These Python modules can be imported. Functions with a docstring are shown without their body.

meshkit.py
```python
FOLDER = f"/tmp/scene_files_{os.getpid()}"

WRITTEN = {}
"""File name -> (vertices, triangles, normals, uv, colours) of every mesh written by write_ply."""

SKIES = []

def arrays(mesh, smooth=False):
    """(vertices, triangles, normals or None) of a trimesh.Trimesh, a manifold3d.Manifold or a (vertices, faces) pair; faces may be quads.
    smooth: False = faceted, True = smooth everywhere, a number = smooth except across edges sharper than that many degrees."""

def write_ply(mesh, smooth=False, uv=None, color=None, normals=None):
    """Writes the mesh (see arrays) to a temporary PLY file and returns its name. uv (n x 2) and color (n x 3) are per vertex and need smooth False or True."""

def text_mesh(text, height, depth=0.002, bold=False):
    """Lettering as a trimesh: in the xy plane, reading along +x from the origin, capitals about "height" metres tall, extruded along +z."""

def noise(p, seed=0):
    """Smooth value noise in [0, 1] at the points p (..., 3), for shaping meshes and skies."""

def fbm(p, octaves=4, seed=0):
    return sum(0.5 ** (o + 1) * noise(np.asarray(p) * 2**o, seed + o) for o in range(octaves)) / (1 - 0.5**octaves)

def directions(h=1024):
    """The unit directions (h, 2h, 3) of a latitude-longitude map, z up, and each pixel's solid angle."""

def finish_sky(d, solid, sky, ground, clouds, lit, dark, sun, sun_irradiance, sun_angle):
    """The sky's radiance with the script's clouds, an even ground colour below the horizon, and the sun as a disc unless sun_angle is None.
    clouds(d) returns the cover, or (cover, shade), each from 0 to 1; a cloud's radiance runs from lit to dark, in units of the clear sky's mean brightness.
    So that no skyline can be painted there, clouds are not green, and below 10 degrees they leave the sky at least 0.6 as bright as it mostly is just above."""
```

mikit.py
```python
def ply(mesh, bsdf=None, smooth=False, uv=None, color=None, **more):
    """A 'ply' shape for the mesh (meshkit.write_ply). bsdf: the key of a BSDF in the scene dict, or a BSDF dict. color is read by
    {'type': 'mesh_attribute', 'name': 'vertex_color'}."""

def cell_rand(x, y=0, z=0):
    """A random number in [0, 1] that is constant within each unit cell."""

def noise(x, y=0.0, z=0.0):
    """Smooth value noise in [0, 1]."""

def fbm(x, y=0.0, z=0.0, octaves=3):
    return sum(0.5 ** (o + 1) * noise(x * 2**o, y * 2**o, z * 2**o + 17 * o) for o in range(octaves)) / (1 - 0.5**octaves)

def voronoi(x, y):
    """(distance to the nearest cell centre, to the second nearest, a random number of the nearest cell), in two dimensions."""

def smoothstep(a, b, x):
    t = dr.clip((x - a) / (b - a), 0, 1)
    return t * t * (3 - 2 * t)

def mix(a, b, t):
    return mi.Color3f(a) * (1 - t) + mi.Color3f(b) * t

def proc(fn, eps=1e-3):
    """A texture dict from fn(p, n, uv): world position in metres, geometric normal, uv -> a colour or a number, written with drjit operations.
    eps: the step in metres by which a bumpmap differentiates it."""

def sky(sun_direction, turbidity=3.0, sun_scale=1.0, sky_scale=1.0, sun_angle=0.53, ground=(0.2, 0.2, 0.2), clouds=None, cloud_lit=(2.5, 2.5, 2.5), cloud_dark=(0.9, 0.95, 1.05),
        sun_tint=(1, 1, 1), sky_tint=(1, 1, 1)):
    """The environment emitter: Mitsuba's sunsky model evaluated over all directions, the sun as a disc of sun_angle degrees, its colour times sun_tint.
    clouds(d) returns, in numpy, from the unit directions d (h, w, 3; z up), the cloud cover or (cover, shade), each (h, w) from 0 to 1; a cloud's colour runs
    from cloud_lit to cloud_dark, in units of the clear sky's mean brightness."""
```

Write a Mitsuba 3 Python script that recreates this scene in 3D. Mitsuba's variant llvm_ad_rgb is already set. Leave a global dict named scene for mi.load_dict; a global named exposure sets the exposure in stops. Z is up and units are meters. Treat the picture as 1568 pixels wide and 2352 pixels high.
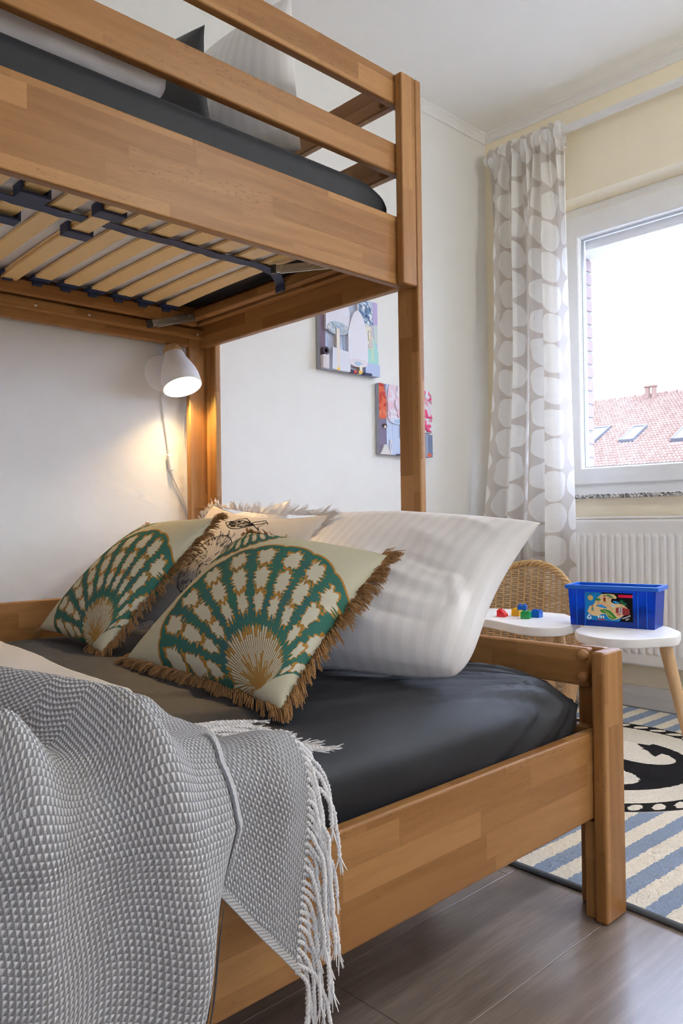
import math, random
import numpy as np
import trimesh
import drjit as dr
import mitsuba as mi
import mikit, meshkit
from mikit import noise, fbm, cell_rand, smoothstep, mix
from shapely.geometry import Polygon, Point, LineString, box as sbox
from shapely import affinity
import shapely

random.seed(7)
RNG = np.random.default_rng(11)
T = mi.ScalarTransform4f
scene, labels = {}, {}

# ------------------------------------------------------------------ camera, sky, exposure
F = 1790.02
YAW, PITCH, ROLL = 0.760929226, 0.0104243401, 0.0134774114
def cam_axes(yaw, pitch, roll):
    f = np.array([-math.cos(yaw) * math.cos(pitch), math.sin(yaw) * math.cos(pitch), math.sin(pitch)])
    r = np.cross(f, [0, 0, 1.0]); r /= np.linalg.norm(r)
    d = np.cross(f, r)
    return math.cos(roll) * r + math.sin(roll) * d, -math.sin(roll) * r + math.cos(roll) * d, f
_r, _d, _f = cam_axes(YAW, PITCH, ROLL)
EYE = np.array([2.40, 0.0, 0.85])
_m = np.eye(4); _m[:3, 0] = -_r; _m[:3, 1] = -_d; _m[:3, 2] = _f; _m[:3, 3] = EYE
scene['camera'] = {'type': 'perspective', 'fov': math.degrees(2 * math.atan(784 / F)), 'fov_axis': 'x',
                   'near_clip': 0.02, 'far_clip': 500.0, 'to_world': T(_m.tolist())}
exposure = 1.2
SKY = 28.0
scene['sky'] = mikit.sky([-0.35, -0.45, 0.75], turbidity=4.0, sun_scale=0.0, sky_scale=SKY, ground=(0.30, 0.29, 0.28),
                         clouds=lambda d: (np.ones(d.shape[:2]), 0.25 * meshkit.fbm(d * 3.0, 3)),
                         cloud_lit=(0.86, 1.01, 1.38), cloud_dark=(0.71, 0.85, 1.18))

# ------------------------------------------------------------------ helpers
def tag(key, label=None, category=None, group=None, kind=None):
    d = labels.setdefault(key, {})
    for k, v in (('label', label), ('category', category), ('group', group), ('kind', kind)):
        if v: d[k] = v
    return key
def numbered(key):
    if key not in USED:
        USED.add(key); return key
    i = 1
    while f'{key}_{i:03d}' in USED: i += 1
    USED.add(f'{key}_{i:03d}')
    return f'{key}_{i:03d}'
USED = set()
def thing(name, label, category, group=None):
    k = numbered(name); tag(k, label, category, group); return k
def put(name, mesh, bsdf, parent=None, smooth=False, uv=None, color=None, label=None, kind=None, **more):
    k = numbered(f'{parent}__{name}' if parent else name)
    scene[k] = mikit.ply(mesh, bsdf, smooth=smooth, uv=uv, color=color, **more)
    if label or kind: tag(k, label, kind=kind)
    return k
def struct(name, mesh, bsdf, label=None, parent=None, **kw):
    k = put(name, mesh, bsdf, parent, **kw)
    if not parent: tag(k, label, kind='structure')
    return k
def place(name, d, parent=None, label=None):
    k = numbered(f'{parent}__{name}' if parent else name)
    scene[k] = d
    if label: tag(k, label)
    return k

def box(x0, x1, y0, y1, z0, z1):
    return trimesh.creation.box(bounds=[[x0, y0, z0], [x1, y1, z1]])
def rbox(x0, x1, y0, y1, z0, z1, r=0.004, seg=2, div=None):
    """Rounded box with shared vertices; div adds inner knots per axis."""
    lo, hi = np.array([x0, y0, z0], float), np.array([x1, y1, z1], float)
    c, h = (lo + hi) / 2, (hi - lo) / 2
    r = min(r, h.min() * 0.98)
    kn = []
    for a in range(3):
        e = [r * (1 - math.tan(math.pi / 4 * (1 - i / seg))) for i in range(seg)]
        n = 1 if div is None else max(1, div[a])
        mid = np.linspace(-h[a] + r, h[a] - r, n + 1)
        kn.append(np.concatenate([[-h[a] + x for x in e], mid, [h[a] - x for x in e[::-1]]]))
    V, Fc, off = [], [], 0
    for a in range(3):
        b, d = (a + 1) % 3, (a + 2) % 3
        B, D = np.meshgrid(kn[b], kn[d], indexing='ij')
        nb, nd = B.shape
        idx = np.arange(nb * nd).reshape(nb, nd)
        q = np.stack([idx[:-1, :-1], idx[1:, :-1], idx[1:, 1:], idx[:-1, 1:]], -1).reshape(-1, 4)
        for s in (-1, 1):
            P = np.zeros((nb * nd, 3)); P[:, b] = B.ravel(); P[:, d] = D.ravel(); P[:, a] = s * h[a]
            V.append(P); Fc.append((q if s > 0 else q[:, ::-1]) + off); off += nb * nd
    V, Fc = np.vstack(V), np.vstack(Fc)
    inner = np.clip(V, -h + r, h - r)
    dv = V - inner
    V = inner + r * dv / np.maximum(np.linalg.norm(dv, axis=1, keepdims=True), 1e-12) + c
    Fc = np.vstack([Fc[:, [0, 1, 2]], Fc[:, [0, 2, 3]]])
    m = trimesh.Trimesh(V, Fc, process=False); m.merge_vertices(digits_vertex=7)
    return m
def cat(ms): return trimesh.util.concatenate([m for m in ms])
def tube(pts, rad, n=8, closed=False, caps=True):
    pts = np.asarray(pts, float); k = len(pts)
    rad = np.broadcast_to(np.asarray(rad, float), (k,))
    tg = (np.roll(pts, -1, 0) - np.roll(pts, 1, 0)) if closed else np.gradient(pts, axis=0)
    tg /= np.linalg.norm(tg, axis=1, keepdims=True) + 1e-12
    u = np.cross(tg[0], [0, 0, 1.0]);
    if np.linalg.norm(u) < 1e-3: u = np.cross(tg[0], [1.0, 0, 0])
    u /= np.linalg.norm(u); V = []
    a = np.arange(n) * 2 * math.pi / n
    for i in range(k):
        u = u - tg[i] * (u @ tg[i]); u /= np.linalg.norm(u) + 1e-12
        w = np.cross(tg[i], u)
        V.append(pts[i] + rad[i] * (np.cos(a)[:, None] * u + np.sin(a)[:, None] * w))
    V = np.vstack(V); Fc = []
    for i in range(k if closed else k - 1):
        j = (i + 1) % k
        for s in range(n):
            t = (s + 1) % n
            Fc += [[i * n + s, i * n + t, j * n + t], [i * n + s, j * n + t, j * n + s]]
    if caps and not closed:
        V = np.vstack([V, pts[0], pts[-1]]); c0, c1 = k * n, k * n + 1
        for s in range(n):
            t = (s + 1) % n
            Fc += [[c0, t, s], [c1, (k - 1) * n + s, (k - 1) * n + t]]
    return trimesh.Trimesh(V, np.array(Fc), process=False)
def lathe(prof, n=40):
    """profile (r, z) from bottom to top around z"""
    prof = np.array(prof, float)
    a = np.arange(n) * 2 * math.pi / n
    V = np.vstack([np.stack([p[0] * np.cos(a), p[0] * np.sin(a), np.full(n, p[1])], 1) for p in prof]); Fc = []
    for i in range(len(prof) - 1):
        for s in range(n):
            t = (s + 1) % n
            Fc += [[i * n + s, i * n + t, (i + 1) * n + t], [i * n + s, (i + 1) * n + t, (i + 1) * n + s]]
    return trimesh.Trimesh(V, np.array(Fc), process=False)
def frame_to(origin, zdir, xhint=(0, 0, 1)):
    z = np.array(zdir, float); z /= np.linalg.norm(z)
    x = np.array(xhint, float); x -= z * (x @ z)
    if np.linalg.norm(x) < 1e-6: x = np.array([1.0, 0, 0]) - z * z[0]
    x /= np.linalg.norm(x); m = np.eye(4); m[:3, 0] = x; m[:3, 1] = np.cross(z, x); m[:3, 2] = z; m[:3, 3] = origin
    return m
def moved(mesh, m):
    mesh = mesh.copy(); mesh.apply_transform(m); return mesh
def grid(nu, nv, fn, flip=False):
    """surface from fn(U,V)->(...,3), U,V in [0,1]; returns (mesh, uv)"""
    U, V = np.meshgrid(np.linspace(0, 1, nu), np.linspace(0, 1, nv), indexing='ij')
    P = fn(U, V).reshape(-1, 3)
    i = np.arange(nu * nv).reshape(nu, nv)
    q = np.stack([i[:-1, :-1], i[1:, :-1], i[1:, 1:], i[:-1, 1:]], -1).reshape(-1, 4)
    if flip: q = q[:, ::-1]
    f = np.vstack([q[:, [0, 1, 2]], q[:, [0, 2, 3]]])
    return trimesh.Trimesh(P, f, process=False), np.stack([U.ravel(), V.ravel()], 1)
def extrude(poly, h):
    gs = [g for g in getattr(poly, 'geoms', [poly]) if g.geom_type == 'Polygon' and g.area > 1e-10]
    return cat([trimesh.creation.extrude_polygon(g, h, engine='earcut') for g in gs])
def disc(c, axis, r, h, n=20):
    m = trimesh.creation.cylinder(r, h, sections=n)
    m.apply_transform(frame_to(c, axis)); return m
def bl(P, U, V):
    """bilinear of corners (BL, BR, TR, TL)"""
    a, b, c, d = (np.asarray(p, float) for p in P)
    U, V = U[..., None], V[..., None]
    return a * (1 - U) * (1 - V) + b * U * (1 - V) + c * U * V + d * (1 - U) * V
def nz(P, f, seed=0, oct=3):
    return meshkit.fbm(np.asarray(P) * f, oct, seed) - 0.5
def gnoise(x, y, seed=0, oct=3):
    return meshkit.fbm(np.stack([x, y, np.full_like(x, 0.37 + seed)], -1), oct, seed) - 0.5

# ------------------------------------------------------------------ materials
def rgb(*c): return {'type': 'rgb', 'value': list(c)}
def plain(name, col, rough=0.5, spec=0.5, metallic=0.0, sheen=0.0, clear=0.0, two=True):
    d = {'type': 'principled', 'base_color': rgb(*col) if isinstance(col, tuple) else col, 'roughness': rough, 'specular': spec, 'metallic': metallic}
    if sheen: d['sheen'] = sheen
    if clear: d['clearcoat'] = clear; d['clearcoat_gloss'] = 0.8
    scene[name] = {'type': 'twosided', 'b': d} if two else d
def matte(name, col):
    scene[name] = {'type': 'twosided', 'b': {'type': 'diffuse', 'reflectance': rgb(*col) if isinstance(col, tuple) else col}}

def wood_fn(p, n, uv):
    ax = dr.round(uv.y)
    isx, isy = ax < 0.5, (ax > 0.5) & (ax < 1.5)
    L = dr.select(isx, p.x, dr.select(isy, p.y, p.z))
    a = dr.select(isx, p.y, p.x); b = dr.select(isx | isy, p.z, p.y)
    na = dr.abs(dr.select(isx, n.y, n.x)); nb = dr.abs(dr.select(isx | isy, n.z, n.y))
    nl = dr.abs(dr.select(isx, n.x, dr.select(isy, n.y, n.z)))
    v = dr.select(na > nb, b, a)
    seed = uv.x
    vv = v / 0.0455 + seed * 3.7
    row = dr.floor(vv)
    lo = L / 0.37 + cell_rand(row, seed * 91, 1) * 5.0 + cell_rand(row, dr.floor(L / 0.9), seed * 17) * 0.25
    col = dr.floor(lo)
    tone = cell_rand(col, row, seed * 57 + 3)
    ang = (cell_rand(col, row, seed * 57 + 9) - 0.5) * 0.10
    vg = v + L * ang
    g = fbm(L * 5 + tone * 40, vg * 70 + tone * 90, seed * 9, 3)
    g2 = noise(L * 55 + tone * 11, vg * 950, tone * 77)
    fl = smoothstep(0.74, 0.90, noise(L * 90, vg * 620 + tone * 31, 5.0 + tone * 60)) * smoothstep(0.35, 0.7, cell_rand(col, row, 77))
    c = mix(mi.Color3f(0.245, 0.105, 0.030), mi.Color3f(0.375, 0.187, 0.066), dr.clip(tone * 1.0 + (g - 0.5) * 0.75 + 0.02, 0, 1))
    c = c * (0.93 + 0.12 * g2) * (1 - 0.28 * fl)
    kn = smoothstep(0.975, 0.99, noise(L * 7 + 3, v * 40, seed * 5))
    c = c * (1 - 0.45 * kn)
    return mi.Color3f(dr.select(nl > 0.8, 0.80, 1.0) * c)
plain('wood', mikit.proc(wood_fn), rough=0.42, spec=0.27)

def slat_fn(p, n, uv):
    g = fbm(p.x * 4, p.y * 60, uv.x * 50, 3); g2 = noise(p.x * 30, p.y * 700, uv.x * 9)
    return mix(mi.Color3f(0.78, 0.50, 0.20), mi.Color3f(0.88, 0.63, 0.31), g) * (0.94 + 0.1 * g2)
plain('slat_wood', mikit.proc(slat_fn), rough=0.42)

def floor_fn(p, n, uv):
    s = uv.x
    g = fbm(p.x * 34 + s * 60, p.y * 2.2 + s * 31, s * 10, 4)
    f = noise(p.x * 420, p.y * 22, s * 30)
    kx, ky = p.x * 9 + s * 7, p.y * 1.6 + s * 5
    knot = smoothstep(0.80, 0.95, noise(kx, ky * 1.4, 4 + s))
    w = noise(p.x * 5 + s * 3, p.y * 1.1 + s * 9, 2.0)
    ring = 0.5 + 0.5 * dr.sin((w * 40 + g * 4))
    c = mix(mi.Color3f(0.098, 0.072, 0.059), mi.Color3f(0.240, 0.192, 0.160), dr.clip(g * 1.2 - 0.1 + 0.16 * (ring - 0.5), 0, 1))
    return c * (0.86 + 0.26 * f) * (1 - 0.55 * knot)
plain('laminate', mikit.proc(floor_fn), rough=0.30, spec=0.95, clear=0.7)

def wall_bump(p, n, uv): return fbm(p.x * 160 + p.y * 160, p.z * 160, 3.0, 2) * 0.5 + 0.5 * noise(p.x * 70 + p.y * 70, p.z * 70, 1)
def painted(name, col, sc=0.0016):
    scene[name] = {'type': 'twosided', 'b': {'type': 'bumpmap', 'arbitrary': mikit.proc(wall_bump, 0.002), 'scale': sc, 'b': {'type': 'diffuse', 'reflectance': rgb(*col)}}}
painted('paint_left', (0.765, 0.755, 0.725))
painted('paint_cream', (0.91, 0.825, 0.645))
matte('paint_ceiling', (0.91, 0.91, 0.88))
matte('paint_trim', (0.80, 0.79, 0.775))
plain('white_pvc', (0.82, 0.83, 0.84), rough=0.30)
plain('white_enamel', (0.80, 0.79, 0.77), rough=0.30)
plain('white_lacquer', (0.73, 0.72, 0.705), rough=0.35)
def granite_fn(p, n, uv):
    _, _, r = mikit.voronoi(p.x * 260 + p.z * 40, p.y * 260 + p.z * 230)
    _, _, r2 = mikit.voronoi(p.x * 130 + 7 + p.z * 90, p.y * 130 - p.z * 110)
    v = dr.select(r2 > 0.8, 0.10, dr.select(r > 0.6, 0.72, dr.select(r > 0.3, 0.45, 0.16)))
    return mi.Color3f(v, v * 0.97, v * 0.94)
plain('granite', mikit.proc(granite_fn), rough=0.2)
scene['pane_glass'] = {'type': 'thindielectric', 'int_ior': 1.5}

def curtain_fn(p, n, uv):
    u, v = uv.x / 0.152, uv.y / 0.1485
    c = dr.floor(u); off = cell_rand(c, 3, 1)
    vv = v + off; r = dr.floor(vv)
    du = (u - c - 0.5) * 0.152; dv = (vv - r - 0.5) * 0.1485
    h1, h2 = cell_rand(c, r, 5), cell_rand(c, r, 8)
    ang = dr.atan2(dv, du)
    rad = 0.0665 + 0.005 * dr.sin(2 * ang + h1 * 6.28) + 0.0035 * dr.sin(3 * ang + h2 * 6.28) + 0.0025 * dr.sin(5 * ang + h1 * 20)
    d = dr.sqrt(du * du * 0.95 + dv * dv)
    t = 1 - smoothstep(rad - 0.001, rad + 0.001, d)
    wv = 0.96 + 0.08 * noise(uv.x * 900, uv.y * 60) * noise(uv.x * 60, uv.y * 900)
    return mix(mi.Color3f(0.70, 0.655, 0.615), mi.Color3f(0.93, 0.92, 0.90), t) * wv
scene['curtain_cloth'] = {'type': 'principledthin', 'base_color': mikit.proc(curtain_fn), 'roughness': 0.9, 'spec_trans': 0.0, 'diff_trans': 0.9, 'eta': 1.3}

def sheet_fn(p, n, uv):
    f = noise(p.x * 900, p.y * 900, p.z * 900)
    return mi.Color3f(0.011, 0.012, 0.015) * (0.8 + 0.4 * f)
plain('dark_jersey', mikit.proc(sheet_fn), rough=0.62, spec=0.40, sheen=0.45)
plain('black_satin', (0.010, 0.011, 0.014), rough=0.35, spec=0.5)
matte('mattress_white', (0.84, 0.81, 0.80))
def damask_fn(p, n, uv):
    s = dr.abs(uv.x / 0.034 - dr.floor(uv.x / 0.034) - 0.5)
    t = smoothstep(0.22, 0.26, s)
    return mix(mi.Color3f(0.645, 0.625, 0.62), mi.Color3f(0.69, 0.665, 0.655), t)
def damask_rough(p, n, uv):
    s = dr.abs(uv.x / 0.034 - dr.floor(uv.x / 0.034) - 0.5)
    return mi.Float(0.62 - 0.22 * smoothstep(0.22, 0.26, s))
scene['damask'] = {'type': 'twosided', 'b': {'type': 'principled', 'base_color': mikit.proc(damask_fn), 'roughness': mikit.proc(damask_rough), 'specular': 0.5, 'sheen': 0.2}}
matte('duvet_white', (0.76, 0.72, 0.68))
matte('cream_cotton', (0.74, 0.66, 0.57))
matte('ink', (0.015, 0.013, 0.015))
matte('white_fringe', (0.80, 0.76, 0.72))
matte('brown_fringe', (0.34, 0.185, 0.080))

def shell_fn(p, n, uv):
    base = mi.Color3f(0.46, 0.435, 0.32) * (0.96 + 0.06 * noise(uv.x * 300, uv.y * 300))
    teal = mix(mi.Color3f(0.040, 0.135, 0.095), mi.Color3f(0.045, 0.110, 0.112), noise(uv.x * 9, uv.y * 9, 4))
    och = mi.Color3f(0.330, 0.165, 0.035)
    cream = mi.Color3f(0.48, 0.455, 0.355)
    def one(hx, hy, ang0, R, spread, col, nr):
        dx, dy = uv.x - hx, uv.y - hy
        rho = dr.sqrt(dx * dx + dy * dy)
        dl = dr.atan2(dy, dx) - ang0
        dl = dl - 6.2831853 * dr.round(dl / 6.2831853)
        k = dr.clip(dl / spread, -1, 1)
        rib = (k * 0.5 + 0.5) * nr
        ri = dr.floor(rib); rf = rib - ri - 0.5
        edge = R * dr.power(dr.maximum(dr.cos(dr.clip(dl * 1.02, -1.57, 1.57)), 0), 0.72)
        edge = edge * (0.975 + 0.03 * dr.sqrt(dr.maximum(1 - 4 * rf * rf, 0)))
        q = rho / dr.maximum(edge, 1e-4)
        jag = (noise(rho * 130, ri * 7 + dr.select(rf > 0, 3.0, 0.0), 3) - 0.5)
        jag2 = (noise(ri * 5 + rf * 14, 2.0, 8) - 0.5)
        wob = (cell_rand(ri, 1, 4) - 0.5) * 0.05
        # cell centres along the rib
        def cell(c, h, w):
            e = dr.square((q - c - wob + jag2 * 0.05) / h)
            return (dr.abs(rf) < (w * dr.sqrt(dr.maximum(1 - e * e, 0)) + jag * 0.16)) & (e < 1.0)
        def cellb(c, h, w):
            e = dr.square((q - c - wob + jag2 * 0.08) / h)
            return (dr.abs(rf) < (w * dr.sqrt(dr.maximum(1 - e * e, 0)) + jag * 0.22 + 0.10)) & (e < 1.0)
        lo = dr.abs(k) > 0.80
        inn = cell(0.835, 0.082, 0.265) | cell(0.620, 0.090, 0.275) | cell(0.430, 0.064, 0.265)
        och_z = cellb(0.835, 0.098, 0.225) | cellb(0.620, 0.108, 0.235) | cellb(0.430, 0.080, 0.225)
        c = dr.select(inn, cream, dr.select(och_z, och, teal))
        # root fan
        fr = k * 26; ff = fr - dr.floor(fr)
        h = cell_rand(dr.floor(fr), 2, 6)
        root = dr.select(ff < 0.16, teal, dr.select((ff > 0.45) & (q > 0.06 + h * 0.12) & (q < 0.22 + h * 0.10) , cream, och))
        c = dr.select(q < 0.285 + jag2 * 0.05, root, c)
        c = dr.select((q > 0.955) & (q < 1.0), dr.select(q > 0.982, och, teal), c)
        inside = (q < 1.0) & (dr.abs(dl) < spread)
        return dr.select(inside, c, col)
    c = one(0.89, 0.03, 2.30, 0.87, 1.40, base, 13.0)
    c = one(-0.35, 1.40, -0.83, 0.95, 1.35, c, 44.0)
    return mi.Color3f(c)
scene['shell_cloth'] = {'type': 'twosided', 'b': {'type': 'diffuse', 'reflectance': mikit.proc(shell_fn)}}

CW, CH = 0.0064, 0.0072
def weave(uv):
    v = uv.y / CH; r = dr.floor(v); fv = v - r
    u = uv.x / CW + 0.5 * (r - 2 * dr.floor(r / 2)); c = dr.floor(u); fu = u - c - 0.5
    return r, c, fu, fv
def throw_fn(p, n, uv):
    r, c, fu, fv = weave(uv)
    w = 0.35 - 0.20 * fv
    t = 1 - smoothstep(w - 0.06, w + 0.06, dr.abs(fu + 0.10 * (fv - 0.5)))
    t = t * smoothstep(0.02, 0.14, fv) * (1 - smoothstep(0.90, 1.0, fv))
    th = noise(uv.x * 1900, uv.y * 200, 2) * 0.35 + 0.72
    hole = (1 - smoothstep(0.04, 0.13, dr.abs(fu - 0.5) + 0.3 * dr.abs(fv - 0.95))) + (1 - smoothstep(0.04, 0.13, dr.abs(fu + 0.5) + 0.3 * dr.abs(fv - 0.95)))
    c = mix(mi.Color3f(0.285, 0.280, 0.285), mi.Color3f(0.76, 0.745, 0.75), t) * th
    return c * (1 - 0.55 * dr.clip(hole, 0, 1))
def throw_bump(p, n, uv):
    r, c, fu, fv = weave(uv)
    w = 0.40 - 0.24 * fv
    return dr.sqrt(dr.maximum(1 - dr.square(fu / dr.maximum(w, 0.05)), 0)) * dr.sin(3.14159 * dr.clip(fv, 0, 1)) * 1.0
scene['throw_cloth'] = {'type': 'twosided', 'b': {'type': 'bumpmap', 'arbitrary': mikit.proc(throw_bump, 0.0007), 'scale': 0.0026, 'b': {'type': 'diffuse', 'reflectance': mikit.proc(throw_fn)}}}
def hem_fn(p, n, uv):
    r = dr.floor(uv.y / 0.0035); u = uv.x / 0.0042 + 0.5 * (r - 2 * dr.floor(r / 2)); f = u - dr.floor(u)
    return mix(mi.Color3f(0.28, 0.275, 0.275), mi.Color3f(0.60, 0.585, 0.575), smoothstep(0.35, 0.55, f))
matte('hem_cloth', mikit.proc(hem_fn))
matte('fringe_cotton', (0.78, 0.765, 0.755))

def rug_fn(p, n, uv):
    jit = (fbm(p.x * 130, p.y * 130, 1.0, 3) - 0.5) * 0.010
    x = p.x + jit - 0.05 * (p.y - 2.0)
    s = (x - 1.458) / 0.0935; f = s - dr.floor(s)
    pile = 1.0 + 0.36 * noise(p.x * 420, p.y * 420) 
    blue = mi.Color3f(0.215, 0.262, 0.345); cream = mi.Color3f(0.64, 0.585, 0.49); ink = mi.Color3f(0.020, 0.019, 0.020)
    c = dr.select(f < 0.50, blue, cream)
    dx, dy = p.x - 1.0 + jit, p.y - 2.50 + jit
    rr = dr.sqrt(dx * dx + dy * dy)
    th = dr.atan2(dy, dx) / 6.2831853 * 44.0
    tf = th - dr.floor(th) - 0.5
    c = dr.select(rr < 0.525, cream, c)
    rope = (rr > 0.455) & (rr < 0.522)
    dash = dr.square(tf / 0.35) + dr.square((rr - 0.488 + tf * 0.035) / 0.019) < 1
    c = dr.select(rope, dr.select(dash, cream, ink), c)
    # anchor: shank along -x, crown at +x, two arms with barbs
    ay = dr.abs(dy)
    shank = (ay < 0.052) & (dx < 0.30) & (dx > -0.36)
    ox = dx - 0.055
    ro = dr.sqrt(ox * ox + dy * dy)
    ri = dr.sqrt(dr.square(dx - 0.10) + dr.square(dy / 1.06))
    arms = (ro < 0.305) & (dr.sqrt(dr.square(dx - 0.145) + dy * dy * 1.0) > 0.195 + 0.00) & (dx > 0.13 ) & ~((ay > 0.052) & (dr.sqrt(dr.square(dx - 0.145) + dr.square(ay - 0.135)) < 0.095))
    gap = (dr.square((dx - 0.135) / 0.115) + dr.square((ay - 0.135) / 0.080)) < 1
    arms = (ro < 0.305) & (dx > 0.10) & ~gap
    bx, by = dx - 0.06, ay - 0.262
    barb = (bx > 0) & (bx < 0.115) & (by < 0.01 + bx * 0.12) & (by > -bx * 0.92)
    stock = (dr.abs(dx + 0.24) < 0.03) & (ay < 0.17)
    rg = dr.sqrt(dr.square(dx + 0.40) + dy * dy)
    ring = (rg < 0.06) & (rg > 0.028)
    c = dr.select(shank | arms | barb | stock | ring, ink, c)
    return mi.Color3f(c) * pile
def rug_bump(p, n, uv): return noise(p.x * 260, p.y * 260) + 0.5 * noise(p.x * 700, p.y * 700)
scene['rug_pile'] = {'type': 'twosided', 'b': {'type': 'bumpmap', 'arbitrary': mikit.proc(rug_bump, 0.0012), 'scale': 0.003, 'b': {'type': 'diffuse', 'reflectance': mikit.proc(rug_fn)}}}
matte('rug_edge', (0.13, 0.145, 0.16))
def rattan_fn(p, n, uv): return mix(mi.Color3f(0.50, 0.30, 0.12), mi.Color3f(0.70, 0.48, 0.23), noise(p.x * 60, p.y * 60, p.z * 190))
plain('rattan', mikit.proc(rattan_fn), rough=0.45)
def leg_fn(p, n, uv):
    g = fbm(p.x * 90, p.y * 90, p.z * 4, 3)
    return mix(mi.Color3f(0.48, 0.285, 0.135), mi.Color3f(0.62, 0.41, 0.22), g)
plain('leg_wood', mikit.proc(leg_fn), rough=0.4)
plain('plastic_blue', (0.015, 0.13, 0.62), rough=0.22)
scene['plastic_clear_blue'] = {'type': 'principledthin', 'base_color': rgb(0.012, 0.12, 0.66), 'roughness': 0.12, 'spec_trans': 0.55, 'diff_trans': 0.8, 'eta': 1.5}
plain('toy_red', (0.60, 0.016, 0.020), rough=0.2)
plain('toy_yellow', (0.75, 0.42, 0.02), rough=0.2)
plain('toy_green', (0.012, 0.25, 0.055), rough=0.2)
plain('toy_blue', (0.010, 0.11, 0.47), rough=0.2)
plain('navy', (0.018, 0.030, 0.085), rough=0.55)
plain('steel', (0.45, 0.45, 0.44), rough=0.35, metallic=0.85)
plain('zinc', (0.62, 0.61, 0.58), rough=0.3, metallic=0.9)
plain('black_plastic', (0.02, 0.02, 0.022), rough=0.4)
plain('lamp_white', (0.88, 0.88, 0.89), rough=0.45)
plain('cable_white', (0.76, 0.74, 0.71), rough=0.4)
scene['print'] = {'type': 'twosided', 'b': {'type': 'diffuse', 'reflectance': {'type': 'mesh_attribute', 'name': 'vertex_color'}}}
matte('brick_red', (0.34, 0.27, 0.265))
matte('mortar', (0.33, 0.34, 0.345))
matte('render_white', (0.75, 0.74, 0.72))
def tile_fn(p, n, uv):
    c = cell_rand(dr.floor(p.x / 0.125), dr.floor(p.y / 0.2), 3)
    return mix(mi.Color3f(0.215, 0.143, 0.112), mi.Color3f(0.290, 0.192, 0.152), c)
matte('roof_tile', mikit.proc(tile_fn))
plain('gasket_grey', (0.32, 0.34, 0.36), rough=0.5)
plain('roof_grey', (0.10, 0.105, 0.12), rough=0.5)
plain('dark_glass', (0.35, 0.40, 0.46), rough=0.05, spec=0.8)

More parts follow.
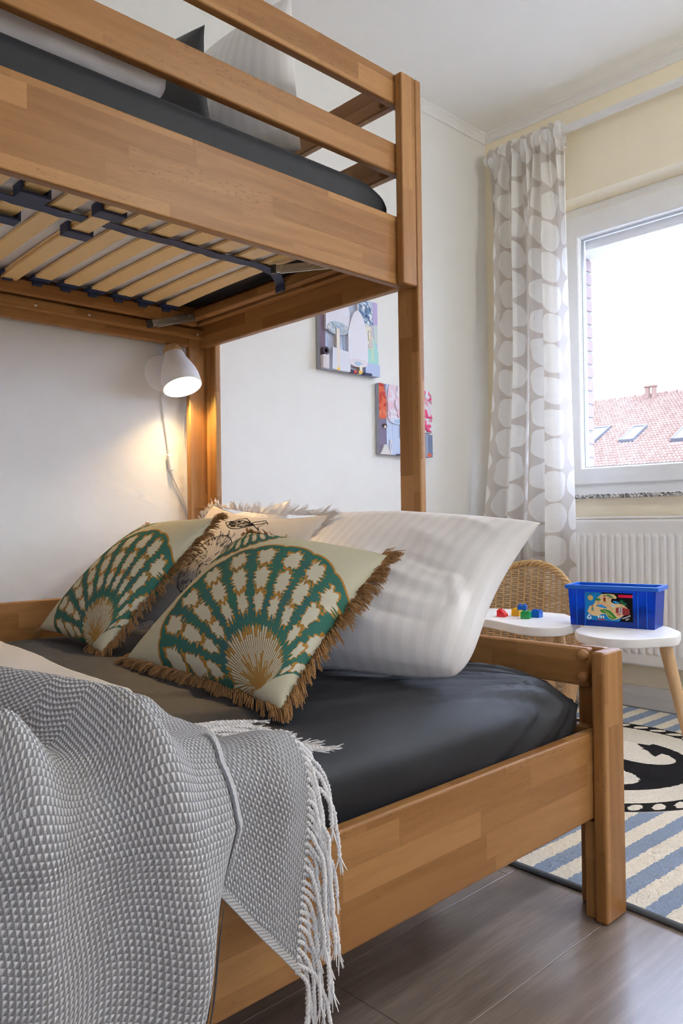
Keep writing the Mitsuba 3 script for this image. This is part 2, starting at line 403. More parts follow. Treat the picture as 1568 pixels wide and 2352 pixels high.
WSEED = [0]
def board(name, parent, b, axis, r=0.005, label=None, bsdf='wood', seg=2):
    m = rbox(*b, r=r, seg=seg)
    WSEED[0] += 1
    s = (WSEED[0] * 0.618034) % 1.0
    return put(name, m, bsdf, parent, smooth=True, uv=np.tile([s, float(axis)], (len(m.vertices), 1)), label=label)

# ------------------------------------------------------------------ the room
YW, ZC, XR, YB = 3.353, 2.836, 4.60, -2.40     # window wall, ceiling, right wall, rear wall
struct('floor', box(-0.2, XR + 0.2, YB - 0.2, YW + 0.2, -0.12, -0.004), 'mortar', 'brown oak laminate floor of wide planks')
PW = 0.273
k = 0
for i in range(17):
    x0 = 1.312 - 5 * PW + i * PW
    a, b_ = max(x0, 0.0), min(x0 + PW, XR)
    if b_ - a < 0.02: continue
    y = YB - random.random() * 1.2
    while y < YW:
        y1 = y + 1.38
        ya, yb = max(y, YB), min(y1, YW)
        if yb - ya > 0.02:
            m = rbox(a + 0.0004, b_ - 0.0004, ya + 0.0004, yb - 0.0004, -0.008, 0.0, r=0.0012, seg=1)
            put('plank', m, 'laminate', 'floor', smooth=True, uv=np.tile([random.random(), 0.0], (len(m.vertices), 1)))
        y = y1
struct('ceiling', box(-0.2, XR + 0.2, YB - 0.2, YW + 0.24, ZC, ZC + 0.2), 'paint_ceiling', 'white painted ceiling')
struct('wall_left', box(-0.2, 0, YB - 0.2, YW + 0.24, 0, ZC), 'paint_left', 'pale cream painted wall behind the bed')
# window wall with opening x 0.315..3.30, z 0.945..2.364
WX0, WX1, WZ0, WZ1 = 0.315, 3.30, 0.935, 2.364
struct('wall_window', cat([box(0, WX0, YW, YW + 0.20, 0, ZC), box(WX1, XR, YW, YW + 0.20, 0, ZC), box(WX0, WX1, YW, YW + 0.20, 0, WZ0), box(WX0, WX1, YW, YW + 0.20, WZ1, ZC)]),
       'paint_cream', 'yellowish cream wall around the window')
# unseen walls of the room: right wall with an open window
RW0, RW1 = -1.7, -0.6
struct('wall_right', cat([box(XR, XR + 0.2, YB, RW0, 0, ZC), box(XR, XR + 0.2, RW1, YW, 0, ZC), box(XR, XR + 0.2, RW0, RW1, 2.35, ZC), box(XR, XR + 0.2, RW0, RW1, 0, 0.85)]), 'paint_cream', 'cream wall with a window')
struct('wall_rear', box(0, XR, YB - 0.2, YB, 0, ZC), 'paint_cream', 'plain cream wall behind the camera')
def cove(L0, L1, axis):
    prof = Polygon([(0, 0), (0.006, 0), (0.012, 0.012), (0.024, 0.028), (0.034, 0.035), (0.034, 0.040), (0, 0.040)])
    m = trimesh.creation.extrude_polygon(prof, L1 - L0, engine='earcut')
    M = np.eye(4)
    if axis == 'y': M[:3, :3] = np.array([[1, 0, 0], [0, 0, 1], [0, 1, 0]]).T @ np.eye(3); M[:3, 3] = [0, L0, ZC - 0.040]; M[:3, 0] = [1, 0, 0]; M[:3, 1] = [0, 0, 1]; M[:3, 2] = [0, 1, 0]
    else: M[:3, 0] = [0, -1, 0]; M[:3, 1] = [0, 0, 1]; M[:3, 2] = [1, 0, 0]; M[:3, 3] = [L0, YW, ZC - 0.040]
    m.apply_transform(M)
    if np.linalg.det(M[:3, :3]) < 0: m.invert()
    return m
struct('trim_1', cove(YB, YW, 'y'), 'paint_trim', 'white cove strip between left wall and ceiling')
struct('trim_2', cove(0, XR, 'x'), 'paint_trim', 'white cove strip above the window wall')
bb = cat([rbox(0, XR, YW - 0.016, YW, 0, 0.098, r=0.004), rbox(0, XR, YW - 0.024, YW, 0, 0.062, r=0.006)])
struct('baseboard_window', bb, 'white_lacquer', 'white moulded baseboard under the radiator', smooth=30)
struct('baseboard_left', cat([rbox(0, 0.016, YB, YW, 0, 0.098, r=0.004)]), 'white_lacquer', 'white baseboard along the left wall', smooth=30)

# window 1
struct('window_1', cat([rbox(WX0, WX0 + 0.045, YW + 0.125, YW + 0.195, WZ0, WZ1, r=0.004), rbox(WX1 - 0.045, WX1, YW + 0.125, YW + 0.195, WZ0, WZ1, r=0.004),
                        rbox(WX0 + 0.04, WX1 - 0.04, YW + 0.126, YW + 0.195, WZ1 - 0.045, WZ1, r=0.004), rbox(WX0 + 0.04, WX1 - 0.04, YW + 0.126, YW + 0.195, WZ0 + 0.019, WZ0 + 0.072, r=0.004)]),
       'white_pvc', 'white plastic window with wide sashes', smooth=30)
SZ0, SZ1, GZ0, GZ1 = 1.003, 2.322, 1.086, 2.212
YS0, YS1 = YW + 0.145, YW + 0.19
def sash_of(SX0, SX1, GX0, GX1):
    sash = []
    for (x0, x1, z0, z1) in ((SX0, GX0, SZ0, SZ1), (GX1, SX1, SZ0, SZ1), (GX0 - 0.02, GX1 + 0.02, GZ1, SZ1), (GX0 - 0.02, GX1 + 0.02, SZ0, GZ0)):
        sash.append(rbox(x0, x1, YS0 - 0.035, YS1, z0, z1, r=0.010))
    for (x0, x1, z0, z1) in ((GX0 - 0.012, GX0 + 0.004, GZ0, GZ1), (GX1 - 0.004, GX1 + 0.012, GZ0, GZ1), (GX0, GX1, GZ1 - 0.004, GZ1 + 0.012), (GX0, GX1, GZ0 - 0.012, GZ0 + 0.004)):
        sash.append(rbox(x0, x1, YS0 - 0.018, YS1 - 0.01, z0, z1, r=0.004))
    k = put('sash', cat(sash), 'white_pvc', 'window_1', smooth=30)
    gk = []
    for (x0, x1, z0, z1) in ((GX0 + 0.003, GX0 + 0.007, GZ0, GZ1), (GX1 - 0.007, GX1 - 0.003, GZ0, GZ1), (GX0, GX1, GZ1 - 0.007, GZ1 - 0.003), (GX0, GX1, GZ0 + 0.003, GZ0 + 0.007)):
        gk.append(box(x0, x1, YS0 - 0.010, YS0 + 0.01, z0, z1))
    put('gasket', cat(gk), 'gasket_grey', k, label='thin grey glazing seal')
    pm = trimesh.Trimesh([[GX0, YS0 + 0.012, GZ0], [GX1, YS0 + 0.012, GZ0], [GX1, YS0 + 0.012, GZ1], [GX0, YS0 + 0.012, GZ1]], [[0, 1, 2], [0, 2, 3]], process=False)
    put('pane', pm, 'pane_glass', k)
sash_of(0.352, 1.77, 0.462, 1.66)
sash_of(1.78, 3.262, 1.89, 3.152)
put('sill', rbox(0.05, 3.45, YW - 0.032, YW + 0.14, 0.934, 0.954, r=0.004), 'granite', 'window_1', smooth=30, label='speckled grey granite window sill')

# outer masonry seen past the glass: brick reveal and shutter box
struct('wall_outer', cat([box(-0.6, 0.396, YW + 0.205, YW + 0.345, 0.0, 2.9)]), 'mortar', 'brick outer leaf beside the window')
z = 0.95; row = 0
while z < 2.3:
    off = 0.0 if row % 2 else -0.055
    for (ya, yb) in (((YW + 0.207, YW + 0.270), (YW + 0.278, YW + 0.352)) if row % 2 else ((YW + 0.207, YW + 0.352),)):
        put('brick', rbox(0.30, 0.402 + 0.0015 * random.random(), ya, yb, z, z + 0.058, r=0.004, seg=1), 'brick_red', 'wall_outer', smooth=True)
    z += 0.068; row += 1
struct('trim_3', rbox(0.30, 3.5, YW + 0.20, YW + 0.352, 2.172, 2.60, r=0.004), 'render_white', 'white shutter box above the window outside', smooth=30)

# ------------------------------------------------------------------ furniture: bunk bed
bed = thing('bunk_bed', 'beech bunk bed with narrow top bunk over a wider lower bed', 'bunk bed')
YE = 1.567
# head-end posts of the top bunk
board('post', bed, (0.984, 1.058, YE, YE + 0.025, 0.0, 2.018), 2, r=0.006)
board('post_facing', bed, (1.033, 1.058, 1.512, YE, 1.463, 2.018), 2, r=0.006)
board('post', bed, (0.061, 0.120, YE, YE + 0.025, 0.0, 2.018), 2, r=0.006)
board('post_facing', bed, (0.036, 0.061, 1.500, YE + 0.025, 0.0, 2.018), 2, r=0.005)
# foot-end posts (mostly outside the frame)
board('post', bed, (0.984, 1.058, -0.505, -0.48, 0.0, 2.018), 2)
board('post', bed, (0.036, 0.120, -0.505, -0.48, 0.0, 2.018), 2)
# rails of the top bunk
board('side_rail', bed, (1.008, 1.033, -0.48, 1.567, 1.464, 1.645), 1, r=0.004)
board('guard_rail', bed, (1.008, 1.033, -0.48, 1.567, 1.756, 1.837), 1, r=0.005)
board('guard_rail', bed, (1.008, 1.033, -0.48, 1.567, 1.940, 2.020), 1, r=0.005)
board('side_rail', bed, (0.036, 0.061, -0.48, 1.500, 1.465, 1.645), 1, r=0.004)
board('end_rail', bed, (0.061, 1.008, YE - 0.025, YE, 1.465, 1.660), 0, r=0.004)
board('end_guard_rail', bed, (0.061, 1.008, YE - 0.025, YE, 1.773, 1.853), 0, r=0.005)
board('end_guard_rail', bed, (0.061, 1.008, YE - 0.025, YE, 1.960, 2.042), 0, r=0.005)
board('end_rail', bed, (0.12, 0.984, -0.505, -0.48, 1.465, 1.645), 0)
for zz in (1.79, 1.978):
    cap = lathe([(0.0005, 0.009), (0.006, 0.0085), (0.010, 0.006), (0.011, 0.0)], 16)
    put('bolt_cap', moved(cap, frame_to([0.962, YE - 0.025, zz], [0, -1, 0])), 'wood', bed, smooth=True, uv=np.tile([0.3, 0.0], (len(cap.vertices), 1)))
# ledgers carrying the slatted base
lb = board('ledger', bed, (0.061, 0.086, -0.40, 1.545, 1.492, 1.525), 1, r=0.004)
for yy in (0.95, 1.12, 1.34, 1.52):
    sc = lathe([(0.0004, 0.0016), (0.0035, 0.0012), (0.0048, 0.0)], 14)
    put('screw', moved(sc, frame_to([0.0858, yy, 1.508], [1, 0, 0])), 'zinc', bed + '__ledger', smooth=True)
board('ledger', bed, (0.075, 1.006, YE - 0.052, YE - 0.025, 1.538, 1.572), 0, r=0.004)
board('ledger', bed, (0.983, 1.008, -0.40, 1.51, 1.492, 1.525), 1, r=0.004)
# lower bed
board('corner_leg', bed, (1.568, 1.5975, 1.509, 1.595, 0.0, 0.5665), 2, r=0.007)
board('leg_back', bed, (1.503, 1.568, 1.570, 1.595, 0.0, 0.566), 2, r=0.006)
board('leg_filler', bed, (1.541, 1.568, 1.520, 1.545, 0.0, 0.205), 2, r=0.004)
board('lower_side_rail', bed, (1.543, 1.568, -0.50, 1.545, 0.2135, 0.397), 1, r=0.006)
board('head_board', bed, (0.061, 1.543, 1.545, 1.570, 0.482, 0.5655), 0, r=0.006)
board('lower_end_rail', bed, (0.061, 1.543, 1.545, 1.570, 0.2135, 0.397), 0, r=0.005)
for zz in (0.550, 0.502):
    cap = lathe([(0.0005, 0.014), (0.006, 0.0135), (0.0105, 0.0105), (0.0125, 0.006), (0.0128, 0.0)], 18)
    put('bolt_cap', moved(cap, frame_to([1.533, 1.545, zz], [0, -1, 0])), 'wood', bed, smooth=True, uv=np.tile([0.6, 0.0], (len(cap.vertices), 1)))
board('wall_rail', bed, (0.036, 0.061, -0.50, 1.500, 0.430, 0.620), 1, r=0.004)
board('foot_board', bed, (0.061, 1.543, -0.525, -0.50, 0.2135, 0.56), 0)
board('corner_leg', bed, (1.568, 1.5975, -0.525, -0.44, 0.0, 0.5665), 2)
board('bed_base', bed, (0.061, 1.543, -0.48, 1.54, 0.235, 0.253), 1, label='board carrying the lower mattress')

# slatted base of the top bunk
sb = thing('slatted_bed_base', 'birch slatted bed base with navy strap under the top bunk', 'bed base')
board('side_bar', sb, (0.100, 0.122, -0.38, 1.495, 1.5255, 1.566), 1, r=0.004)
board('side_bar', sb, (0.955, 0.977, -0.38, 1.495, 1.5255, 1.566), 1, r=0.004)
board('end_bar', sb, (0.122, 0.955, 1.470, 1.495, 1.540, 1.572), 0, r=0.004)
def slat(y0, zlift=0.0, w=0.049):
    def fn(U, V):
        x = 0.112 + U * 0.853
        zz = 1.566 + 0.010 * (1 - (2 * U - 1) ** 2) + zlift
        return np.stack([x, y0 + V * w, zz], -1)
    n = 22
    b, _ = grid(n, 2, fn, flip=True); t = b.copy(); t.vertices = t.vertices + [0, 0, 0.007]; t.invert()
    e = []
    for j in (0, 1):
        i = np.arange(n) * 2 + j; o = len(b.vertices)
        for a, c in zip(i[:-1], i[1:]):
            q = [a, c, c + o, a + o]
            e += [[q[0], q[1], q[2]], [q[0], q[2], q[3]]] if j == 0 else [[q[0], q[2], q[1]], [q[0], q[3], q[2]]]
    m = trimesh.Trimesh(np.vstack([b.vertices, t.vertices]), np.vstack([b.faces, t.faces + len(b.vertices), np.array(e)]), process=False)
    return m
SLY = [1.352 - 0.0865 * i for i in range(20)]
for i, y0 in enumerate(SLY):
    m = slat(y0); put('slat', m, 'slat_wood', sb, smooth=30)
    cp = rbox(0.120, 0.131, y0 + 0.004, y0 + 0.034, 1.553, 1.572, r=0.003, seg=1)
    cp2 = rbox(0.105, 0.158, y0 - 0.006, y0 + 0.055, 1.566, 1.5755, r=0.003, seg=1)
    put('slat_holder', cat([cp, cp2]), 'navy', sb, smooth=30)
    if i in (5, 6):
        pass
for y0 in (SLY[6],):   # second layer slat with sliders
    m = slat(y0 + 0.002, -0.0085, 0.045); put('firmness_slat', m, 'slat_wood', sb, smooth=30)
for (xx, y0) in ((0.565, SLY[6]), (0.735, SLY[6]), (0.720, SLY[8]), (0.55, SLY[8])):
    zz = 1.566 + 0.010 * (1 - (2 * (xx - 0.112) / 0.853 - 1) ** 2)
    put('firmness_slider', cat([rbox(xx - 0.022, xx + 0.022, y0 - 0.007, y0 + 0.056, zz - 0.0165, zz - 0.009, r=0.003, seg=1),
                                rbox(xx - 0.022, xx + 0.022, y0 - 0.010, y0 - 0.003, zz - 0.0165, zz + 0.010, r=0.002, seg=1),
                                rbox(xx - 0.022, xx + 0.022, y0 + 0.051, y0 + 0.058, zz - 0.0165, zz + 0.010, r=0.002, seg=1)]), 'navy', sb, smooth=30)
def strap(x0, ya, yb, dropend):
    ys = np.linspace(ya, yb, 120)
    zz = []
    for y in ys:
        k = (y - SLY[0]) / 0.0865; f = k - math.floor(k)
        zz.append(1.573 + (0.011 if f > 0.57 and y < SLY[0] else 0.0))
    zz = np.convolve(np.pad(zz, 2, mode='edge'), np.ones(5) / 5, 'valid') - 0.004
    x = np.full_like(ys, x0)
    if dropend:
        t = np.clip((ys - 1.40) / (yb - 1.40), 0, 1); x = x - 0.05 * t ** 1.3; zz = zz - 0.004 - 0.014 * t ** 1.5
    def fn(U, V):
        i = np.clip((U * 119).astype(int), 0, 119)
        return np.stack([x[i] + (V - 0.5) * 0.040, ys[i], zz[i]], -1)
    m, _ = grid(120, 2, fn); t = m.copy(); t.vertices = t.vertices + [0, 0, 0.0012]; t.invert()
    return cat([m, t])
put('strap', strap(0.655, -0.36, 1.472, True), 'navy', sb, smooth=False)
put('strap_end', rbox(0.585, 0.625, 1.4665, 1.474, 1.532, 1.562, r=0.002, seg=1), 'navy', sb, smooth=30)
def fitting(p0, p1):
    p0, p1 = np.array(p0), np.array(p1); L = np.linalg.norm(p1 - p0)
    m = cat([rbox(0, L, -0.006, 0.006, -0.011, 0.011, r=0.004, seg=1), rbox(0.02, L + 0.02, -0.010, -0.004, -0.016, -0.004, r=0.002, seg=1)])
    x = (p1 - p0) / L; zz = np.array([0, 0, 1.0]); y = np.cross(zz, x); y /= np.linalg.norm(y); zz = np.cross(x, y)
    M = np.eye(4); M[:3, 0] = x; M[:3, 1] = y; M[:3, 2] = zz; M[:3, 3] = p0
    riv = [moved(disc([t * L, 0.007, 0.003], [0, 1, 0], 0.004, 0.004, 12), M) for t in (0.12, 0.55, 0.9)] + [moved(disc([t * L, -0.007, 0.003], [0, 1, 0], 0.004, 0.004, 12), M) for t in (0.12, 0.55, 0.9)]
    return moved(m, M), riv, moved(rbox(-0.012, 0.006, -0.008, 0.008, -0.013, 0.013, r=0.004, seg=1), M)
for p0, p1 in (((0.137, 1.305, 1.500), (0.137, 1.470, 1.552)), ((0.700, 1.375, 1.556), (0.880, 1.458, 1.548))):
    a, b_, c = fitting(p0, p1)
    kk = put('head_fitting', a, 'steel', sb, smooth=30, label='grey steel ratchet fitting')
    [put('rivet', q_, 'zinc', kk, smooth=30) for q_ in b_]; put('end_cap', c, 'black_plastic', kk, smooth=30, label='black plastic end cap')

# ------------------------------------------------------------------ mattresses
def dense_box(b, r, div, disp):
    m = rbox(*b, r=r, seg=4, div=div)
    n = np.array(m.vertex_normals); m.vertices = m.vertices + disp(np.array(m.vertices), n)
    return m
def low_disp(P, n):
    x, y, z = P.T
    top = np.clip((z - 0.45) / 0.05, 0, 1)
    ex = np.minimum(x - 0.07, 1.545 - x); ey = 1.535 - y
    dome = 0.018 * np.clip(ex / 0.5, 0, 1) ** 0.8 * np.clip(ey / 0.4, 0, 1) ** 0.8 - 0.030 * np.exp(-(ey / 0.07) ** 2) - 0.012 * np.exp(-(ex / 0.08) ** 2)
    out = np.zeros_like(P); out[:, 2] = dome * top
    # pull creases running from the head-end corner along the front edge
    dx, dy = 1.56 - x, 1.56 - y
    a = np.arctan2(dx + 0.35 * np.clip(0.5 - z, 0, 1), dy + 0.02); rr = np.hypot(dx, dy)
    cr = gnoise(a * 13, rr * 1.2, 3, 3) * 0.075 * np.exp(-rr / 0.75) * np.clip(rr / 0.12, 0, 1)
    wr = gnoise(x * 11 + z * 9 + y * 2, y * 1.8 - x * 1.0, 5, 3) * 0.018
    s = np.clip((z - 0.30) / 0.1, 0, 1)
    out += n * ((cr + wr) * s)[:, None]
    bulge = 0.012 * np.exp(-((z - 0.44) / 0.05) ** 2) * np.clip((x - 1.4) / 0.1, 0, 1)
    out[:, 0] += bulge
    return out
lm = thing('mattress', 'thick lower mattress in a charcoal fitted sheet under the cushions', 'mattress')
put('fitted_sheet', dense_box((0.068, 1.536, -0.48, 1.530, 0.256, 0.515), 0.062, (150, 210, 14), low_disp), 'dark_jersey', lm, smooth=True)
um = thing('mattress', 'top bunk mattress in a charcoal fitted sheet above the slats', 'mattress')
def up_disp(P, n):
    x, y, z = P.T
    out = np.zeros_like(P); ey = 1.538 - y
    out[:, 2] = -0.03 * np.exp(-(ey / 0.06) ** 2) * np.clip((z - 1.66) / 0.05, 0, 1)
    out += n * (gnoise(x * 6 + z * 8, y * 3, 9, 3) * 0.006 * np.clip((z - 1.65) / 0.03, 0, 1))[:, None]
    return out
put('fitted_sheet', dense_box((0.066, 1.000, -0.46, 1.536, 1.594, 1.739), 0.040, (40, 110, 8), up_disp), 'dark_jersey', um, smooth=True)
put('mattress_cover', box(0.09, 0.985, -0.44, 1.385, 1.586, 1.596), 'mattress_white', um, label='white underside of the mattress between the slats')

# ------------------------------------------------------------------ cushions and pillows
def gauss(d, w): return np.exp(-(d / w) ** 2)
def ridge(X, Y, pts, w, h, taper=False):
    """ridge along a polyline in plan; taper lets it rise and fade along its length"""
    best, pos = np.full(X.shape, 9.0), np.zeros(X.shape); n = len(pts) - 1
    for k, (a, b) in enumerate(zip(pts[:-1], pts[1:])):
        a, b = np.array(a), np.array(b); d = b - a; L2 = d @ d
        t = np.clip(((X - a[0]) * d[0] + (Y - a[1]) * d[1]) / L2, 0, 1)
        q = np.hypot(X - a[0] - t * d[0], Y - a[1] - t * d[1])
        pos = np.where(q < best, (k + t) / n, pos); best = np.minimum(best, q)
    return h * gauss(best, w) * (np.sin(np.clip(pos, 0, 1) * math.pi) ** 0.8 if taper else 1.0)
class Cushion:
    def __init__(s, P, thick, back=0.6, pinch=0.06, seed=0, wr=0.008, wf=9, n=70, sag=0.0, power=0.5, lump=None, pull=0.0, rnd=0.0):
        s.pull, s.rnd = pull, rnd
        s.P = [np.asarray(p, float) for p in P]; s.t, s.back, s.pinch, s.seed, s.wr, s.wf, s.n, s.sag, s.pow, s.lump = thick, back, pinch, seed, wr, wf, n, sag, power, lump
        a, b, c, d = s.P
        s.nrm = np.cross((b - a) + (c - d), (d - a) + (c - b)); s.nrm /= np.linalg.norm(s.nrm)
        s.w = np.linalg.norm(b - a) / 2 + np.linalg.norm(c - d) / 2; s.h = np.linalg.norm(d - a) / 2 + np.linalg.norm(c - b) / 2
    def mid(s, U, V):
        u, v = 2 * U - 1, 2 * V - 1
        u2 = u * (1 - s.pinch * (1 - v * v)); v2 = v * (1 - s.pinch * (1 - u * u))
        u2 = u2 - s.pull * (1 - v * v) * np.clip((u + 1) / 2, 0, 1) ** 2
        c = s.rnd * (np.clip(u, 0, 1) * np.clip(-v, 0, 1)) ** 4
        u2, v2 = u2 - c * 1.1, v2 + c * 0.5
        return bl(s.P, u2 / 2 + 0.5, v2 / 2 + 0.5)
    def surf(s, U, V, side=1):
        u, v = 2 * U - 1, 2 * V - 1
        h = (np.clip(1 - u * u, 0, 1) * np.clip(1 - v * v, 0, 1)) ** s.pow
        e = np.clip(1 - u * u, 0, 1) ** 0.25 * np.clip(1 - v * v, 0, 1) ** 0.25
        x, y = U * s.w, V * s.h
        wrk = gnoise(x * s.wf + 0.8 * gnoise(x * 4, y * 4, s.seed + 2, 2), y * s.wf * 0.45, s.seed, 3) + 0.7 * gnoise(x * s.wf * 0.5, y * s.wf, s.seed + 5, 3)
        # radial puckers toward corners
        hh = s.t * h * (1 if side > 0 else -s.back) + s.wr * wrk * e * (1 if side > 0 else 0.5)
        if s.lump is not None and side > 0: hh = hh + s.lump(U, V) * e
        P = s.mid(U, V) + s.nrm * hh[..., None]
        P[..., 2] -= s.sag * (1 - u * u) * V
        return P
    def mesh(s):
        f, uv = grid(s.n, s.n, lambda U, V: s.surf(U, V, 1)); b, uvb = grid(s.n, s.n, lambda U, V: s.surf(U, V, -1), flip=True)
        m = cat([f, b]); uv = np.vstack([uv, uvb])
        # weld the rim so that the edge shades smoothly, keep uv of the front
        n = s.n; i = np.arange(n * n).reshape(n, n); rim = np.unique(np.concatenate([i[0], i[-1], i[:, 0], i[:, -1]]))
        fa = m.faces.copy(); mp = np.arange(len(m.vertices)); mp[rim + n * n] = rim; fa = mp[fa]
        return trimesh.Trimesh(m.vertices, fa, process=False), uv
    def rim(s, t):
        """point on the outline, t in [0,4): bottom, right, top, left; returns (P, outward)"""
        k = int(t) % 4; f = t - int(t)
        U, V = ((f, 0.0), (1.0, f), (1 - f, 1.0), (0.0, 1 - f))[k]
        U, V = np.array([U]), np.array([V])
        c = s.mid(U, V)[0]; inn = s.mid(U * 0.94 + 0.03, V * 0.94 + 0.03)[0]
        o = c - inn; o /= np.linalg.norm(o); return c, o
    def fringe(s, length, n, rad, seed, droop=0.4, sides=((0, 0, 1), (1, 0, 1), (2, 0, 1), (3, 0, 1)), jitter=0.35):
        rg = np.random.default_rng(seed); out = []
        for side, f0, f1 in sides:
            for j in range(int(n * (f1 - f0)) + 1):
                f = f0 + (j + rg.random()) / n
                c, o = s.rim(side + min(f, 0.999))
                tgt = np.array([0, 0, -1.0])
                cl = np.random.default_rng(int(seed * 1000 + side * 97 + int(f * n / 9)))
                d0 = o + s.nrm * (cl.normal(0, 0.22) + rg.normal(0, 0.10)) + cl.normal(0, jitter, 3) * 0.30 + rg.normal(0, jitter, 3) * 0.14
                d0 /= np.linalg.norm(d0); L = length * (0.80 + 0.30 * rg.random())
                d1 = d0 + tgt * droop * (0.6 + 0.8 * rg.random()); d1 /= np.linalg.norm(d1)
                p0 = c - o * 0.006 + s.nrm * rg.normal(0, 0.002); p1 = p0 + d0 * L * 0.5; p2 = p1 + d1 * L * 0.5
                out.append(tube([p0, p1, p2], [rad, rad, rad * 0.6], n=3, caps=False))
        return cat(out)

def clampz(m, fn):
    v = np.array(m.vertices); v[:, 2] = np.maximum(v[:, 2], fn(v)); m.vertices = v; return m
BEDTOP = lambda v: np.full(len(v), 0.5215) - 0.02 * np.clip((v[:, 0] - 1.42) / 0.1, 0, 1)

# shell cushion in front
c1 = Cushion([(0.80, 0.85, 0.545), (1.395, 0.815, 0.535), (1.225, 1.265, 0.770), (0.715, 1.255, 0.820)], 0.085, back=0.75, seed=3, wr=0.006, wf=7)
k1 = thing('throw_pillow', 'large sage scallop shell cushion nearest the front edge of the bed', 'cushion', 'scallop shell cushions')
m, uv = c1.mesh(); put('cover', clampz(m, BEDTOP), 'shell_cloth', k1, smooth=True, uv=uv)
fr = c1.fringe(0.040, 620, 0.0012, 5, droop=0.75, sides=((0, 0, 1), (1, 0, 1), (2, 0, 0.04), (2, 0.55, 1), (3, 0, 0.06), (3, 0.96, 1)))
put('fringe', clampz(fr, BEDTOP), 'brown_fringe', k1, smooth=True, kind='stuff', label='brown cotton fringe around the edge')
# shell cushion further back
c2 = Cushion([(0.170, 0.915, 0.548), (0.650, 0.872, 0.535), (0.612, 1.235, 0.862), (0.150, 1.275, 0.842)], 0.075, back=0.75, seed=13, wr=0.006, wf=7)
k2 = thing('throw_pillow', 'sage scallop shell cushion farther back beside the left wall', 'cushion', 'scallop shell cushions')
m, uv = c2.mesh(); put('cover', clampz(m, BEDTOP), 'shell_cloth', k2, smooth=True, uv=uv)
fr = c2.fringe(0.036, 560, 0.0012, 6, droop=0.55, sides=((0, 0, 0.07), (0, 0.78, 1), (1, 0, 1), (2, 0, 0.05), (2, 0.96, 1), (3, 0, 0.05), (3, 0.95, 1)))
put('fringe', clampz(fr, BEDTOP), 'brown_fringe', k2, smooth=True, kind='stuff', label='brown cotton fringe around the edge')
# cream cushion with a drawing
c3 = Cushion([(0.30, 1.13, 0.56), (0.90, 1.14, 0.56), (0.885, 1.405, 0.868), (0.325, 1.415, 0.905)], 0.055, back=0.5, seed=23, wr=0.010, wf=6, sag=0.022)
k3 = thing('throw_pillow', 'cream cushion with black sea animal sketches and white fringe behind the shell cushions', 'cushion')
m, uv = c3.mesh(); put('cover', clampz(m, BEDTOP), 'cream_cotton', k3, smooth=True, uv=uv)
fr = c3.fringe(0.036, 420, 0.0010, 8, droop=0.25, jitter=0.6)
put('fringe', clampz(fr, BEDTOP), 'white_fringe', k3, smooth=True, kind='stuff', label='white cotton fringe around the edge')
def strokes(cu, lines, wid=0.0022):
    out = []
    for ln in lines:
        ln = np.asarray(ln, float)
        n = max(2, int(np.hypot(*np.diff(ln, axis=0).T).sum() / 0.012))
        s = np.linspace(0, len(ln) - 1, n); i = np.minimum(s.astype(int), len(ln) - 2); f = (s - i)[:, None]
        q = ln[i] * (1 - f) + ln[i + 1] * f
        P = cu.surf(q[:, 0], q[:, 1]) + cu.nrm * 0.0012
        t = np.gradient(P, axis=0); sd = np.cross(t, cu.nrm); sd /= np.linalg.norm(sd, axis=1, keepdims=True) + 1e-9
        V = np.vstack([P - sd * wid / 2, P + sd * wid / 2]); fc = []
        for j in range(n - 1): fc += [[j, j + 1, n + j + 1], [j, n + j + 1, n + j]]
        out.append(trimesh.Trimesh(V, np.array(fc), process=False))
    return cat(out)
rg = np.random.default_rng(4)
ink = []
th = np.linspace(0, 2 * math.pi, 50)
uc, vc, ru, rv = 0.42, 0.46, 0.17, 0.26           # sea urchin
ink.append(np.stack([uc + ru * np.cos(th), vc + rv * np.sin(th)], 1))
for _ in range(260):
    a, q = rg.random() * 6.28, 0.55 + 0.45 * rg.random()
    if rg.random() < 0.25: q = rg.random()
    u, v = uc + ru * q * math.cos(a), vc + rv * q * math.sin(a); l = 0.012 + 0.02 * rg.random()
    ink.append([(u, v), (u + l * math.cos(a + 0.4), v + l * 1.4 * math.sin(a + 0.4))])
for a in np.linspace(0.2, 2.9, 9):
    b = [(uc + ru * math.cos(a) * s_ + 0.012 * math.sin(s_ * 40), vc + rv * math.sin(a) * s_) for s_ in (1.0, 1.12, 1.22)]
    ink.append(b)
fx = np.linspace(0, 1, 30)                            # fish above it
ink.append(np.stack([0.30 + 0.26 * fx, 0.86 + 0.045 * np.sin(fx * math.pi)], 1)); ink.append(np.stack([0.30 + 0.26 * fx, 0.86 - 0.06 * np.sin(fx * math.pi)], 1))
ink += [[(0.56, 0.86), (0.63, 0.90), (0.61, 0.84), (0.65, 0.80), (0.56, 0.86)], [(0.36, 0.905), (0.42, 0.945), (0.50, 0.90)], [(0.52, 0.89), (0.60, 0.93), (0.66, 0.88)]]
for _ in range(110):
    u = 0.33 + 0.22 * rg.random(); h = 0.05 * math.sin((u - 0.30) / 0.26 * math.pi); v = 0.858 + h * (rg.random() * 1.7 - 0.9)
    ink.append([(u, v), (u + 0.012, v + 0.010)])
put('print', strokes(c3, ink), 'ink', k3, smooth=False, label='black line sketches of sea animals')
